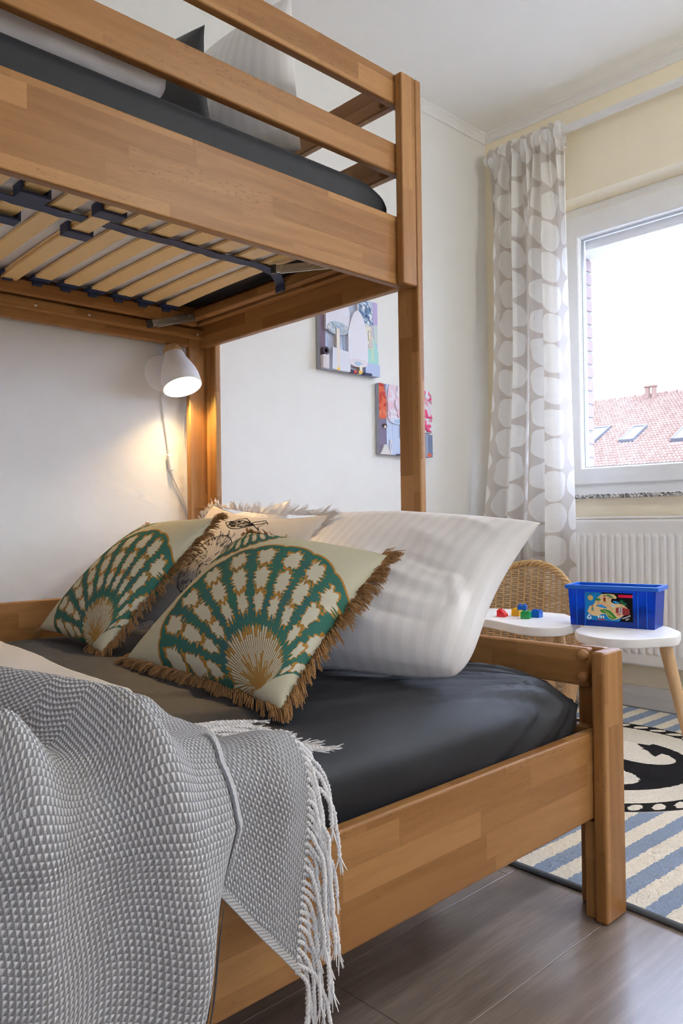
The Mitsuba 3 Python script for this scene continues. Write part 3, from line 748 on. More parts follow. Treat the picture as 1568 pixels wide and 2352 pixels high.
# white pillows at the head end
def crumple(U, V):
    a = 0.035 * np.exp(-((U - 0.5) / 0.45) ** 2) * np.exp(-((V - 0.10) / 0.22) ** 2)
    for pts, w, h in (([(.30, .64), (.55, .50), (.78, .40), (.93, .36)], .030, .013), ([(.42, .42), (.66, .30), (.92, .27)], .028, .014), ([(.50, .80), (.76, .70), (.97, .60)], .034, .010),
                      ([(.22, .28), (.48, .16), (.80, .12)], .026, .015), ([(.885, .52), (.925, .30), (.90, .12)], .022, .015), ([(.60, .60), (.80, .52), (.95, .48)], .020, -.010), ([(.10, .86), (.40, .90), (.70, .88)], .035, .008),
                      ([(.55, .22), (.75, .20), (.90, .18)], .016, -.009), ([(.70, .95), (.84, .88), (.95, .80)], .024, .009), ([(.15, .55), (.34, .45), (.55, .36)], .026, .010)):
        a = a + ridge(U + 0.015 * np.sin(V * 14), V + 0.02 * np.sin(U * 11), pts, w * 1.3, h * 0.62, True)
    return a
p1 = Cushion([(0.90, 1.03, 0.542), (1.495, 1.205, 0.535), (1.465, 1.49, 0.838), (0.80, 1.50, 0.868)], 0.085, back=0.75, pinch=0.03, pull=0.10, rnd=0.14, seed=31, wr=0.034, wf=5.0, n=150, power=0.40, lump=crumple)
kp = thing('pillow', 'plump white striped damask pillow leaning at the front right of the bed head', 'pillow')
m, uv = p1.mesh(); uv = uv * [p1.w, p1.h]; put('pillowcase', clampz(m, BEDTOP), 'damask', kp, smooth=True, uv=uv)
p2 = Cushion([(0.08, 1.36, 0.56), (0.70, 1.40, 0.56), (0.565, 1.535, 0.915), (0.13, 1.53, 0.862)], 0.06, back=0.25, pinch=0.06, seed=37, wr=0.016, wf=6, n=80)
kp = thing('pillow', 'white pillow against the left wall hidden behind the sketch cushion, only corners showing', 'pillow')
m, uv = p2.mesh(); uv = uv * [p2.w, p2.h]; put('pillowcase', clampz(m, BEDTOP), 'damask', kp, smooth=True, uv=uv)
# top bunk bedding
UPTOP = lambda v: np.full(len(v), 1.737) - 0.03 * np.clip((v[:, 0] - 0.97) / 0.03, 0, 1)
p3 = Cushion([(0.42, 1.18, 1.765), (0.955, 1.255, 1.765), (0.72, 1.43, 2.345), (0.36, 1.36, 2.300)], 0.075, back=0.7, pinch=0.03, seed=41, wr=0.026, wf=6, n=90)
kp = thing('pillow', 'white striped pillow standing at the end of the top bunk', 'pillow')
m, uv = p3.mesh(); uv = uv * [p3.w, p3.h]; put('pillowcase', clampz(m, UPTOP), 'damask', kp, smooth=True, uv=uv)
p4 = Cushion([(0.42, 0.93, 1.76), (0.87, 1.06, 1.76), (0.765, 1.105, 2.10), (0.36, 1.02, 2.08)], 0.06, back=0.8, pinch=0.08, seed=43, wr=0.016, wf=7, n=70)
kp = thing('pillow', 'black satin pillow on the top bunk in front of the white one', 'pillow')
m, uv = p4.mesh(); put('pillowcase', clampz(m, UPTOP), 'black_satin', kp, smooth=True, uv=uv)
def updu(P, n):
    x, y, z = P.T
    w = gnoise(x * 5 + y * 1.2, y * 4, 51, 3) * 0.06 + gnoise(x * 14 + y * 4, y * 7, 53, 2) * 0.030
    o = n * w[:, None]; o[:, 2] = np.where(n[:, 2] < -0.3, 0, o[:, 2]); return o
dm = dense_box((0.12, 0.985, -0.44, 0.87, 1.735, 1.835), 0.045, (50, 70, 4), updu)
dm.vertices = dm.vertices + np.stack([np.zeros(len(dm.vertices)), -0.07 * np.clip((0.6 - dm.vertices[:, 0]) / 0.5, 0, 1), np.zeros(len(dm.vertices))], 1)
ku = thing('duvet', 'white striped duvet lying on the top bunk', 'duvet')
put('duvet_cover', clampz(dm, UPTOP), 'damask', ku, smooth=True, uv=np.array(dm.vertices)[:, :2] * [1, 1] )

# lower duvet
def lodu(P, n):
    x, y, z = P.T
    w = gnoise(x * 3.2, y * 4, 61, 3) * 0.022 + gnoise(x * 8 + y * 5, y * 9, 63, 2) * 0.006
    return n * w[:, None]
ld = dense_box((0.12, 1.50, -0.46, 0.735, 0.505, 0.560), 0.026, (60, 60, 3), lodu)
v = np.array(ld.vertices); v[:, 1] += -0.17 * np.clip((v[:, 0] - 1.12) / 0.25, 0, 1) * np.clip((v[:, 1] - 0.3) / 0.3, 0, 1) + (-0.05 * np.clip((v[:, 0] - 0.3) / 1.2, 0, 1) + 0.04 * np.clip((0.45 - v[:, 0]) / 0.3, 0, 1)) * np.clip((v[:, 1] - 0.3) / 0.3, 0, 1); ld.vertices = v
kd = thing('duvet', 'cream duvet spread over the lower bed beneath the grey throw', 'duvet')
put('duvet_cover', ld, 'duvet_white', kd, smooth=True)

# ------------------------------------------------------------------ grey throw with fringe
XE = 1.585          # where the throw turns over the front edge
def throw_point(s, y, lift, out, hang_y):
    """s: metres along the cloth; s<0 on top (x = XE + s), s>0 over the edge and down. y: place along the bed."""
    r = 0.055
    a = np.clip(s / r, 0, math.pi / 2)
    ztop = 0.578
    x = np.where(s < 0, XE + s, XE + r * np.sin(a))
    z = np.where(s < 0, ztop, ztop - r * (1 - np.cos(a)) - np.clip(s - r * math.pi / 2, 0, 9))
    nx = np.where(s < 0, 0, np.sin(a)); nz_ = np.where(s < 0, 1, np.cos(a))
    P = np.stack([x, y + hang_y * np.clip(s, 0, 1), z], -1)
    return P + np.stack([nx, 0 * nx, nz_], -1) * (lift + out)[..., None]
def lower_layer(S, Y2):
    # strip next to the fringe; Y2: 0 at the fringe edge, growing toward the foot
    edge = 0.618 + 0.035 * np.clip((S + 0.25) / 0.27, 0, 1) + 0.026 * np.clip((S - 0.05) / 0.25, 0, 1) + 0.010 * np.sin(S * 14) - 0.22 * np.clip(-S - 0.2, 0, 1)
    y = edge - Y2
    lift = 0.012 * np.sin(S * 9 + 1) * np.clip(-S / 0.2, 0, 1) + 0.018 * gauss(Y2 - 0.045, 0.03) * np.clip(1 - abs(S - 0.10) / 0.16, 0, 1) + gnoise(S * 4, y * 5, 71, 2) * 0.012
    lift = lift - 0.030 * gauss(Y2, 0.11) * np.clip((0.03 - S) / 0.1, 0, 1)
    return throw_point(S, y, lift, 0.004 + 0 * S, -0.10)
def upper_layer(S, Y2):
    # upper fold: Y2 = 0 at its right (selvedge) edge
    edge = 0.575 - 0.11 * np.clip((-S - 0.12) / 0.5, 0, 1) - 0.055 * np.clip((S + 0.05) / 0.1, 0, 1) - 0.50 * np.clip(S - 0.1, 0, 1) + 0.035 * np.clip(-S, 0, 1) * 0 + 0.05 * gauss(S + 0.03, 0.12) * 0
    y = edge - Y2
    X = XE + np.minimum(S, 0)
    lift = 0.016 + 0 * S
    lift = lift + ridge(X, y, [(0.60, 0.43), (0.95, 0.42), (1.25, 0.47), (1.46, 0.53)], 0.032, 0.052)
    lift = lift + ridge(X, y, [(0.70, 0.30), (1.05, 0.335), (1.30, 0.375), (1.58, 0.43)], 0.034, 0.068)
    lift = lift + ridge(X, y, [(0.85, 0.16), (1.20, 0.20), (1.58, 0.30)], 0.036, 0.064)
    lift = lift + ridge(X, y, [(1.05, 0.02), (1.35, 0.08), (1.58, 0.16)], 0.036, 0.055)
    lift = lift - ridge(X, y, [(1.15, 0.44), (1.35, 0.45)], 0.03, 0.012)
    lift = lift + gnoise(S * 4 + 3, y * 6, 73, 3) * 0.02
    hang = np.clip(S / 0.10, 0, 1)
    yy = y + 0.25 * np.clip(S, 0, 1)
    fold = 0.030 * gauss(Y2 - 0.02, 0.035) + 0.026 * np.sin((yy + 0.03) * 31 + 2.2 * np.sin(yy * 9)) * np.clip(Y2 / 0.06, 0, 1) + gnoise(yy * 5, S * 2.2, 77, 2) * 0.03
    out = hang * (0.014 + fold + 0.10 * np.clip(S - 0.05, 0, 1))
    lift = np.where(S < 0.05, lift * np.clip(Y2 / 0.10 + 0.15 + 0.85 * np.clip((S + 0.05) / 0.1, 0, 1), 0, 1), lift)
    return throw_point(S, y, lift * (1 - 0.55 * hang), out, 0.0)
kt = thing('throw_blanket', 'grey and white woven throw with white twisted fringe hanging over the front bed rail', 'blanket')
def lower_fn(U, V):
    s1 = np.maximum(0.322 - 0.27 * V, 0.15)          # hem lower toward the fringe
    S = -0.75 + U * (0.75 + s1); return lower_layer(S, V * 0.26)
def cloth(fn, nu, nv, su, sv, thick=0.004):
    m, uv = grid(nu, nv, fn)
    n = np.array(m.vertex_normals)
    if (n[:, 2].mean() < 0): m.invert(); n = -n
    b = m.copy(); b.vertices = b.vertices - n * thick; b.invert()
    P = np.array(m.vertices).reshape(nu, nv, 3)
    a = np.vstack([np.zeros((1, nv)), np.cumsum(np.linalg.norm(np.diff(P, axis=0), axis=2), 0)])
    c = np.hstack([np.zeros((nu, 1)), np.cumsum(np.linalg.norm(np.diff(P, axis=1), axis=2), 1)])
    a = a - a[nu // 2:nu // 2 + 1] ; a = a * 0.12 + a.mean(1, keepdims=True) * 0.88; c = 0.5 * c + 0.5 * c.mean(0, keepdims=True)
    uv = np.stack([c.ravel(), a.ravel()], 1)          # x across the cloth, y along it
    return cat([m, b]), np.vstack([uv, uv])
m, uv = cloth(lower_fn, 170, 60, 1.05, 0.26)
put('blanket', m, 'throw_cloth', kt, smooth=True, uv=uv)
def upper_fn(U, V):
    S = -0.85 + U * (0.85 + 0.53); return upper_layer(S, V * 0.95)
m, uv = cloth(upper_fn, 260, 190, 1.38, 0.95)
put('blanket_fold', m, 'throw_cloth', kt, smooth=True, uv=uv)
def hem_up(U, V):
    S = -0.01 + U * 0.54; return upper_layer(S, 0.0003 + V * 0.008) + np.array([0.0012, 0.0004, 0.0])
m, uv = cloth(hem_up, 120, 3, 0.58, 0.010); put('hem', m, 'hem_cloth', kt, smooth=True, uv=uv)
def hem_lo(U, V):
    Vv = U; s1 = np.maximum(0.322 - 0.27 * Vv, 0.15)
    return lower_layer(s1 - 0.002 + 0.012 * V, Vv * 0.26)
m, uv = cloth(hem_lo, 60, 3, 0.26, 0.012); put('hem', m, 'hem_cloth', kt, smooth=True, uv=uv)
rg = np.random.default_rng(9)
NS = 58
for j in range(NS):
    S = -0.20 + 0.53 * (j + 0.5) / NS
    p = lower_layer(np.array([S]), np.array([0.0]))[0]
    L = 0.085 + 0.055 * rg.random()
    pts = [p + [0, -0.006, 0]]; n = 16
    d = np.array([0.25 * rg.normal(), 1.0, -0.4]); 
    over = S > -0.04; reach = 0.2 + 1.1 * rg.random()
    for i in range(n):
        t = i / n
        if over: g = np.array([0.35 * rg.normal() * (1 - t) + 0.15 * (1 - t), reach * (1 - t) ** 2 + 0.5 * rg.normal() * (1 - t), -1.0])
        else: g = np.array([0.25 + 0.2 * rg.normal() + 0.5 * t, 1.0 - 0.4 * t, -0.35 if pts[-1][2] > 0.535 else 0.0])
        d = 0.6 * d + 0.4 * g; d /= np.linalg.norm(d)
        q = pts[-1] + d * L / n
        if q[0] < 1.575: q[2] = max(q[2], 0.546 - 0.03 * np.clip((q[0] - 1.45) / 0.10, 0, 1))
        if q[0] < 1.578 and q[2] < 0.5: q[0] = 1.578
        pts.append(q)
    pts = np.array(pts); tt = np.linspace(0, 1, 40); idx = tt * n; i0 = np.minimum(idx.astype(int), n - 1); ff = (idx - i0)[:, None]
    c = pts[i0] * (1 - ff) + pts[i0 + 1] * ff
    tg = np.gradient(c, axis=0); tg /= np.linalg.norm(tg, axis=1, keepdims=True)
    u = np.cross(tg, [0.3, 0.2, 0.9]); u /= np.linalg.norm(u, axis=1, keepdims=True); w = np.cross(tg, u)
    ply2 = []
    for ph in (0, math.pi):
        a = tt * L / 0.011 * 2 * math.pi + ph
        ply2.append(tube(c + 0.0017 * (np.cos(a)[:, None] * u + np.sin(a)[:, None] * w), 0.0019, n=5))
    for b in range(7):   # tuft
        dd = tg[-1] + rg.normal(0, 0.22, 3); ply2.append(tube([c[-1] - tg[-1] * 0.002, c[-1] + dd * 0.009, c[-1] + dd * 0.018], [0.0013, 0.0010, 0.0006], n=3))
    put('fringe_strand', cat(ply2), 'fringe_cotton', kt, smooth=True)

# ------------------------------------------------------------------ wall lamp
la = thing('wall_lamp', 'white wall lamp with wooden cap and lit bulb on the wall under the top bunk', 'lamp')
put('wall_plate', moved(lathe([(0.0005, 0.0), (0.063, 0.0), (0.064, 0.003), (0.062, 0.010), (0.058, 0.012), (0.0005, 0.012)], 48), frame_to([0.0, 1.420, 1.371], [1, 0, 0])), 'lamp_white', la, smooth=35)
P0, P1 = np.array([0.055, 1.433, 1.452]), np.array([0.118, 1.436, 1.309])
ax = (P1 - P0) / np.linalg.norm(P1 - P0); LL = np.linalg.norm(P1 - P0)
put('arm', tube([[0.010, 1.420, 1.371], P0 + ax * LL * 0.55 + [-0.030, 0, 0]], 0.006, 12), 'zinc', la, smooth=30)
FM = frame_to(P0, ax)
prof_out = [(0.0345, 0.026), (0.040, 0.045), (0.050, 0.070), (0.0600, 0.095), (0.0655, 0.118), (0.0675, LL)]
prof = prof_out + [(r - 0.003, z) for r, z in prof_out[::-1]]
sh = lathe(prof, 56); put('lamp_shade', moved(sh, FM), 'lamp_white', la, smooth=35)
cap = lathe([(0.0005, -0.004), (0.026, -0.003), (0.030, 0.002), (0.0315, 0.010), (0.0345, 0.027), (0.0005, 0.027)], 40)
put('lamp_cap', moved(cap, FM), 'leg_wood', la, smooth=35, label='pale wooden cap')
blb = trimesh.creation.icosphere(3, 0.022); blb.vertices = blb.vertices * [1, 1, 1.15] + [0, 0, 0.098]
place('bulb', mikit.ply(moved(blb, FM), None, smooth=True, emitter={'type': 'area', 'radiance': rgb(330.0, 212.0, 92.0)}), la, label='glowing warm bulb')
neck = trimesh.creation.cylinder(0.014, 0.05, sections=16); neck.apply_translation([0, 0, 0.052]); put('socket', moved(neck, FM), 'lamp_white', la, smooth=30)
def smooth_path(p, n=40):
    p = np.array(p, float); from scipy.interpolate import CubicSpline
    t = np.r_[0, np.cumsum(np.linalg.norm(np.diff(p, axis=0), axis=1))]; return CubicSpline(t, p)(np.linspace(0, t[-1], n))
put('cable', cat([tube(smooth_path([(0.006, 1.421, 1.31), (0.007, 1.425, 1.24), (0.007, 1.438, 1.155), (0.008, 1.446, 1.088)]), 0.0027, 8),
                  tube(smooth_path([(0.008, 1.454, 1.033), (0.007, 1.472, 0.99), (0.006, 1.491, 0.957), (0.006, 1.530, 0.857), (0.006, 1.535, 0.60)]), 0.0027, 8)]), 'cable_white', la, smooth=True, label='white cable')
put('cable', tube(smooth_path([(0.006, 1.500, 1.345), (0.007, 1.527, 1.316), (0.007, 1.515, 1.238), (0.007, 1.515, 1.09), (0.007, 1.524, 0.95), (0.006, 1.534, 0.857), (0.006, 1.536, 0.60)]), 0.0027, 8), 'cable_white', la, smooth=True, label='white cable')
M = np.eye(4); dv = np.array([0.0, 0.008, -0.053]); dv /= np.linalg.norm(dv)
sw = rbox(-0.0085, 0.0085, -0.007, 0.007, -0.030, 0.030, r=0.005); SM = frame_to([0.010, 1.450, 1.060], dv, (0, 1, 0))
kk = put('cord_switch', moved(sw, SM), 'cable_white', la, smooth=30, label='white inline switch')
put('rocker', moved(rbox(-0.005, 0.005, -0.009, -0.006, -0.010, 0.010, r=0.001, seg=1), SM), 'lamp_white', kk, smooth=30)

# ceiling lamp in the middle of the room, beyond the frame
cl = thing('ceiling_lamp', 'white globe ceiling lamp hanging in the middle of the room', 'lamp')
GL = np.array([3.1, 2.15, 2.42])
place('globe', mikit.ply(moved(trimesh.creation.icosphere(3, 0.16), trimesh.transformations.translation_matrix(GL)), None, smooth=True, emitter={'type': 'area', 'radiance': rgb(24.5, 25.5, 26.0)}), cl)
put('stem', tube([GL + [0, 0, 0.161], [3.1, 2.15, ZC - 0.03]], 0.008, 10), 'zinc', cl, smooth=30)
put('ceiling_rose', moved(lathe([(0.0005, 0.0), (0.05, 0.002), (0.055, 0.028), (0.0005, 0.029)], 24), trimesh.transformations.translation_matrix([3.1, 2.15, ZC - 0.03])), 'lamp_white', cl, smooth=30)

# ------------------------------------------------------------------ canvas prints
def colored(items):
    """items: (mesh, color) -> one mesh with colours"""
    m = cat([i[0] for i in items]); c = np.vstack([np.tile(i[1], (len(i[0].vertices), 1)) for i in items]); return m, c
def flat_print(shapes, M, step=0.00012):
    out = []
    for i, (poly, col) in enumerate(shapes):
        if poly.is_empty: continue
        e = extrude(poly, 0.0002 + step * i); out.append((moved(e, M), np.array(col, float)))
    return colored(out)
def ell(cx, cy, rx, ry, n=40): return affinity.scale(Point(cx, cy).buffer(1, n // 4), rx, ry)
def buoy(cx, top, bot, w, tip=0.5):
    h = top - bot; pts = []
    for t in np.linspace(0, 1, 14):
        pts.append((cx + w / 2 * min(1, (t / tip)) ** 0.55, top - h * t))
    ptsl = [(2 * cx - x, y) for x, y in pts[::-1]]
    return Polygon(pts + ptsl).buffer(0)
def mottle(poly, cols, n, r, seed):
    rg = np.random.default_rng(seed); x0, y0, x1, y1 = poly.bounds; out = []
    for _ in range(n):
        e = affinity.rotate(ell(x0 + rg.random() * (x1 - x0), y0 + rg.random() * (y1 - y0), r * (0.4 + rg.random()), r * (0.4 + rg.random()) * 1.6, 12), rg.random() * 90).intersection(poly)
        if e.area > 1e-7: out.append((e, cols[rg.integers(len(cols))]))
    return out
def canvas(key, y0, y1, z0, z1, shapes, side):
    put('canvas', rbox(0.002, 0.024, y0, y1, z0, z1, r=0.002, seg=1), side, key, smooth=30)
    M = np.eye(4); M[:3, 0] = [0, 1, 0]; M[:3, 1] = [0, 0, 1]; M[:3, 2] = [1, 0, 0]; M[:3, 3] = [0.0238, y0, z0]
    frame = sbox(0, 0, y1 - y0, z1 - z0)
    m, c = flat_print([(p.intersection(frame), col) for p, col in shapes], M)
    put('print', m, 'print', key, color=c, label='printed photo of hanging fishing buoys')
matte('canvas_side', (0.40, 0.42, 0.50))
W_, H_ = 0.345, 0.330
sky_b, slate, white, lav = (0.50, 0.58, 0.76), (0.28, 0.38, 0.55), (0.72, 0.72, 0.80), (0.50, 0.42, 0.66)
X = lambda a: a * W_; Yv = lambda a: a * H_
b1 = buoy(X(.27), Yv(1.15), Yv(.50), X(.40), .6); b2 = buoy(X(.60), Yv(.83), Yv(.16), X(.34), .45); b3 = buoy(X(.76), Yv(1.02), Yv(.63), X(.30), .5)
s1 = [(sbox(0, 0, W_, H_), sky_b), (sbox(0, 0, X(.09), H_), (0.20, 0.15, 0.20)), (sbox(0, Yv(.68), X(.09), H_), (0.70, 0.38, 0.30)),
      (sbox(X(.42), Yv(.2), X(.455), Yv(.62)), (0.38, 0.48, 0.68)), (sbox(X(.12), Yv(.2), X(.135), Yv(.6)), (0.40, 0.48, 0.68)), (ell(X(.41), Yv(.38), X(.035), Yv(.16)), slate), (ell(X(.41), Yv(.38), X(.02), Yv(.12)), sky_b),
      (sbox(X(.92), Yv(.62), W_, H_), lav), (sbox(X(.93), Yv(.45), W_, Yv(.70)), (0.55, 0.62, 0.60)), (b3, (0.20, 0.30, 0.44))] + mottle(b3, [(0.42, 0.52, 0.66), (0.70, 0.74, 0.80), (0.13, 0.20, 0.34)], 60, X(.022), 2) + [
      (buoy(X(.86), Yv(.52), Yv(.14), X(.26), .5), (0.40, 0.66, 0.62)), (sbox(X(.86), Yv(.2), X(.90), Yv(.45)), (0.55, 0.70, 0.55)),
      (sbox(X(.69), Yv(.36), X(.89), Yv(.66)), (0.66, 0.62, 0.55))] + mottle(sbox(X(.69), Yv(.38), X(.89), Yv(.65)), [(0.74, 0.70, 0.60), (0.60, 0.56, 0.55), (0.72, 0.66, 0.48)], 40, X(.02), 3) + [
      (sbox(X(.74), 0, W_, Yv(.16)), (0.46, 0.54, 0.74)),
      (b1, white), (ell(X(.27), Yv(.535), X(.185), Yv(.085)), (0.45, 0.52, 0.62))] + mottle(ell(X(.27), Yv(.535), X(.175), Yv(.078)), [(0.62, 0.66, 0.72), (0.70, 0.66, 0.62), (0.40, 0.50, 0.58)], 30, X(.02), 5) + [
      (ell(X(.27), Yv(.54), X(.05), Yv(.03)), (0.36, 0.44, 0.56)), (Polygon([(X(.17), Yv(.02)), (X(.45), 0), (X(.46), Yv(.24)), (X(.18), Yv(.27))]).buffer(0.004), (0.68, 0.70, 0.78)),
      (sbox(X(.235), 0.0, X(.285), Yv(.53)), (0.76, 0.70, 0.64)), (sbox(X(.235), 0.0, X(.285), Yv(.035)), (0.80, 0.60, 0.18)),
      (sbox(X(.595), Yv(.83), X(.615), Yv(.93)), (0.60, 0.60, 0.62)), (ell(X(.605), Yv(.95), X(.035), Yv(.03)), (0.22, 0.36, 0.58)),
      (b2, (0.74, 0.73, 0.80)), (ell(X(.60), Yv(.135), X(.165), Yv(.055)), (0.72, 0.66, 0.72)), (ell(X(.60), Yv(.125), X(.07), Yv(.028)), (0.40, 0.52, 0.66)), (sbox(X(.62), 0.0, X(.665), Yv(.115)), (0.76, 0.70, 0.60)), (ell(X(.63), Yv(.02), X(.04), Yv(.02)), (0.78, 0.50, 0.10)),
      (sbox(X(.46), 0, X(.60), Yv(.035)), (0.10, 0.08, 0.12)), (sbox(X(.52), 0, X(.57), Yv(.035)), (0.65, 0.12, 0.12)), (sbox(X(.69), 0, X(.84), Yv(.025)), (0.07, 0.08, 0.14)),
      (Point(X(.055), Yv(.22)).buffer(X(.048)).difference(Point(X(.055), Yv(.22)).buffer(X(.026))), (0.10, 0.08, 0.11)), (sbox(X(.015), Yv(.01), X(.095), Yv(.16)).buffer(0.003), (0.66, 0.62, 0.66))]
ka = thing('canvas_print', 'square canvas print of white and blue fishing buoys just under the top bunk', 'picture')
canvas(ka, 2.152, 2.497, 1.478, 1.808, s1, 'canvas_side')
W_, H_ = 0.345, 0.318
bb1 = buoy(X(.36), Yv(1.25), Yv(.47), X(.42), .5); bb2 = buoy(X(.88), Yv(1.05), Yv(.36), X(.40), .6)
s2 = [(sbox(0, 0, W_, H_), sky_b), (sbox(0, 0, X(.13), H_), (0.22, 0.19, 0.28)), (buoy(X(.04), Yv(1.05), Yv(.50), X(.20), .5), (0.66, 0.15, 0.09))] + mottle(buoy(X(.04), Yv(1.05), Yv(.50), X(.20), .5), [(0.72, 0.24, 0.14), (0.5, 0.08, 0.06)], 20, X(.03), 7) + [
      (sbox(X(.13), 0, X(.40), Yv(.52)), (0.52, 0.60, 0.78)), (sbox(X(.24), 0, X(.25), Yv(.5)), (0.42, 0.50, 0.70)), (sbox(X(.55), 0, X(.57), Yv(.9)), (0.40, 0.48, 0.66)),
      (bb1, (0.72, 0.58, 0.66))] + mottle(bb1, [(0.74, 0.52, 0.60), (0.74, 0.68, 0.76), (0.70, 0.60, 0.70)], 50, X(.04), 8) + [
      (ell(X(.36), Yv(.485), X(.19), Yv(.05)), (0.62, 0.66, 0.76)), (ell(X(.37), Yv(.475), X(.12), Yv(.032)), (0.40, 0.52, 0.72)), (sbox(X(.375), Yv(.25), X(.395), Yv(.47)), (0.38, 0.50, 0.66)),
      (ell(X(.20), Yv(.12), X(.025), Yv(.10)), (0.74, 0.74, 0.80)), (ell(X(.20), Yv(.12), X(.012), Yv(.06)), (0.35, 0.42, 0.56)),
      (Polygon([(X(.0), 0), (X(.19), 0), (X(.12), Yv(.13)), (X(.07), Yv(.14))]), (0.66, 0.63, 0.62)), (ell(X(.09), Yv(.40), X(.03), Yv(.03)), (0.10, 0.08, 0.09)), (ell(X(.085), Yv(.385), X(.02), Yv(.018)), (0.70, 0.60, 0.48)),
      (bb2, (0.72, 0.66, 0.72))] + mottle(bb2, [(0.74, 0.12, 0.26), (0.70, 0.40, 0.50), (0.74, 0.70, 0.76)], 70, X(.03), 9) + [
      (sbox(X(.72), 0, W_, Yv(.33)), (0.20, 0.24, 0.36)), (sbox(X(.86), 0, X(.90), Yv(.33)), (0.34, 0.38, 0.50)), (ell(X(.93), Yv(.03), X(.05), Yv(.03)), (0.62, 0.16, 0.12)), (ell(X(.83), Yv(.90), X(.03), Yv(.03)), (0.16, 0.18, 0.26)), (sbox(X(.3), 0, X(.6), Yv(.015)), (0.12, 0.13, 0.20))]
ka = thing('canvas_print', 'canvas print of pink and red fishing buoys partly hidden behind the bed post', 'picture')
canvas(ka, 2.500, 2.847, 1.140, 1.456, s2, 'canvas_side')

# ------------------------------------------------------------------ curtain, rod, radiator
ROD_Z, ROD_Y = 2.655, YW - 0.09
kr = thing('curtain_rod', 'white curtain rod above the window', 'curtain rod')
put('rod', tube([[0.095, ROD_Y, ROD_Z], [XR - 0.4, ROD_Y, ROD_Z]], 0.018, 20), 'white_lacquer', kr, smooth=35)
fin = lathe([(0.0005, 0.034), (0.012, 0.033), (0.022, 0.026), (0.026, 0.014), (0.026, 0.004), (0.020, 0.0)], 24)
put('finial', moved(fin, frame_to([0.096, ROD_Y, ROD_Z], [-1, 0, 0])), 'white_lacquer', kr, smooth=35)
for dx in (0.9, 2.9): put('bracket', rbox(0.60 + dx, 0.625 + dx, ROD_Y, YW, ROD_Z - 0.012, ROD_Z + 0.012, r=0.003, seg=1), 'white_lacquer', kr, smooth=30)
kc = thing('curtain', 'beige curtain with cream pebble dots hanging beside the window', 'curtain')
CWID = 1.02
def curtain_pt(U, V):
    # U along the cloth, V 0 at floor, 1 at the top
    z = 0.02 + V * (2.700 - 0.02)
    nf = 10.5
    topness = np.clip((V - 0.80) / 0.2, 0, 1); top2 = np.clip((V - 0.93) / 0.07, 0, 1)
    ph = U * nf * 2 * math.pi
    ph_low = (U + 0.015 * np.sin(U * 9 + 1) + 0.02 * np.sin(U * 17)) * 4.6 * 2 * math.pi + 0.6
    amp_low = 0.042 * (1 - topness)
    amp_top = 0.026 * topness * (1 - 0.55 * top2)
    y = ROD_Y - 0.004 + amp_low * np.sin(ph_low) + 0.3 * amp_low * np.sin(2 * ph_low + 1) + amp_top * np.sin(ph + 0.7 * np.sin(U * 13)) + 0.010 * topness * np.sin(ph * 0.5)
    xl = 0.105 - 0.0 * V; 
    left = 0.100 - 0.075 * np.clip((0.62 - V) / 0.35, 0, 1) ** 1.5
    right = 0.505 + 0.030 * np.clip((0.9 - V) / 0.6, 0, 1) + 0.055 * np.clip((0.72 - V) / 0.42, 0, 1)
    left = left + 0.040 * np.clip((0.72 - V) / 0.42, 0, 1)
    bias = -0.010 * np.cos(ph_low) * (1 - topness) - 0.006 * np.cos(ph) * topness
    x = left + (right - left) * U + bias
    z = z + 0.010 * topness * top2 * np.sin(ph * 1.0 + 1) * 1.2
    # the rod tunnel
    near = np.exp(-((z - ROD_Z) / 0.022) ** 2)
    y = y - 0.095 * np.clip((0.72 - V) / 0.42, 0, 1) - 0.014 * near      # pushed out over the radiator
    k = np.clip(np.exp(-((z - ROD_Z) / 0.034) ** 2) * 1.7, 0, 1)
    y = y * (1 - k) + np.minimum(y, ROD_Y - 0.0225 - 0.004 * (1 + np.sin(ph))) * k
    return np.stack([x, y, z], -1)
m, uv = grid(330, 240, curtain_pt)
uv = uv * [CWID, 2.68]
put('cloth', m, 'curtain_cloth', kc, smooth=True, uv=uv)
def back_strip(U, V):
    P = curtain_pt(U, V); P[..., 1] = ROD_Y + 0.023 + 0.003 * np.sin(U * 50); return P
m, uv = grid(120, 8, lambda U, V: back_strip(U, 0.955 + 0.045 * V)); put('header_tape', m, 'curtain_cloth', kc, smooth=True, uv=uv * [CWID, 0.12])

ra = thing('radiator', 'white ribbed panel radiator under the window', 'radiator')
RX0, RX1, RZ0, RZ1, RYF = 0.20, 1.86, 0.205, 0.838, YW - 0.115
NR, PIT = int((RX1 - RX0) / 0.0333), 0.0333
def rad_front(U, V):
    x = RX0 + U * (RX1 - RX0); z = RZ0 + V * (RZ1 - RZ0)
    f = (x - 0.005) / PIT; f = f - np.floor(f)
    g = np.clip((0.5 - np.abs(f - 0.5)) / 0.5, 0, 1)      # 0 at groove edges
    groove = np.clip((g - 0.18) / 0.40, 0, 1); groove = groove * groove * (3 - 2 * groove)
    ends = np.clip((z - RZ0 - 0.050) / 0.012, 0, 1) * np.clip((RZ1 - 0.062 - z) / 0.012, 0, 1)
    r = 0.012
    edge = np.minimum(np.clip((z - RZ0) / r, 0, 1), np.clip((RZ1 - z) / r, 0, 1)); edge = 1 - np.sqrt(np.clip(1 - (1 - edge) ** 2, 0, 1))
    return np.stack([x, RYF - 0.0042 * groove * ends + r * edge, z], -1)
U = np.linspace(0, 1, NR * 10 + 1)
Vs = np.concatenate([np.linspace(0, 0.02, 6), np.linspace(0.075, 0.105, 7), [0.5], np.linspace(0.875, 0.91, 7), np.linspace(0.98, 1, 6)])
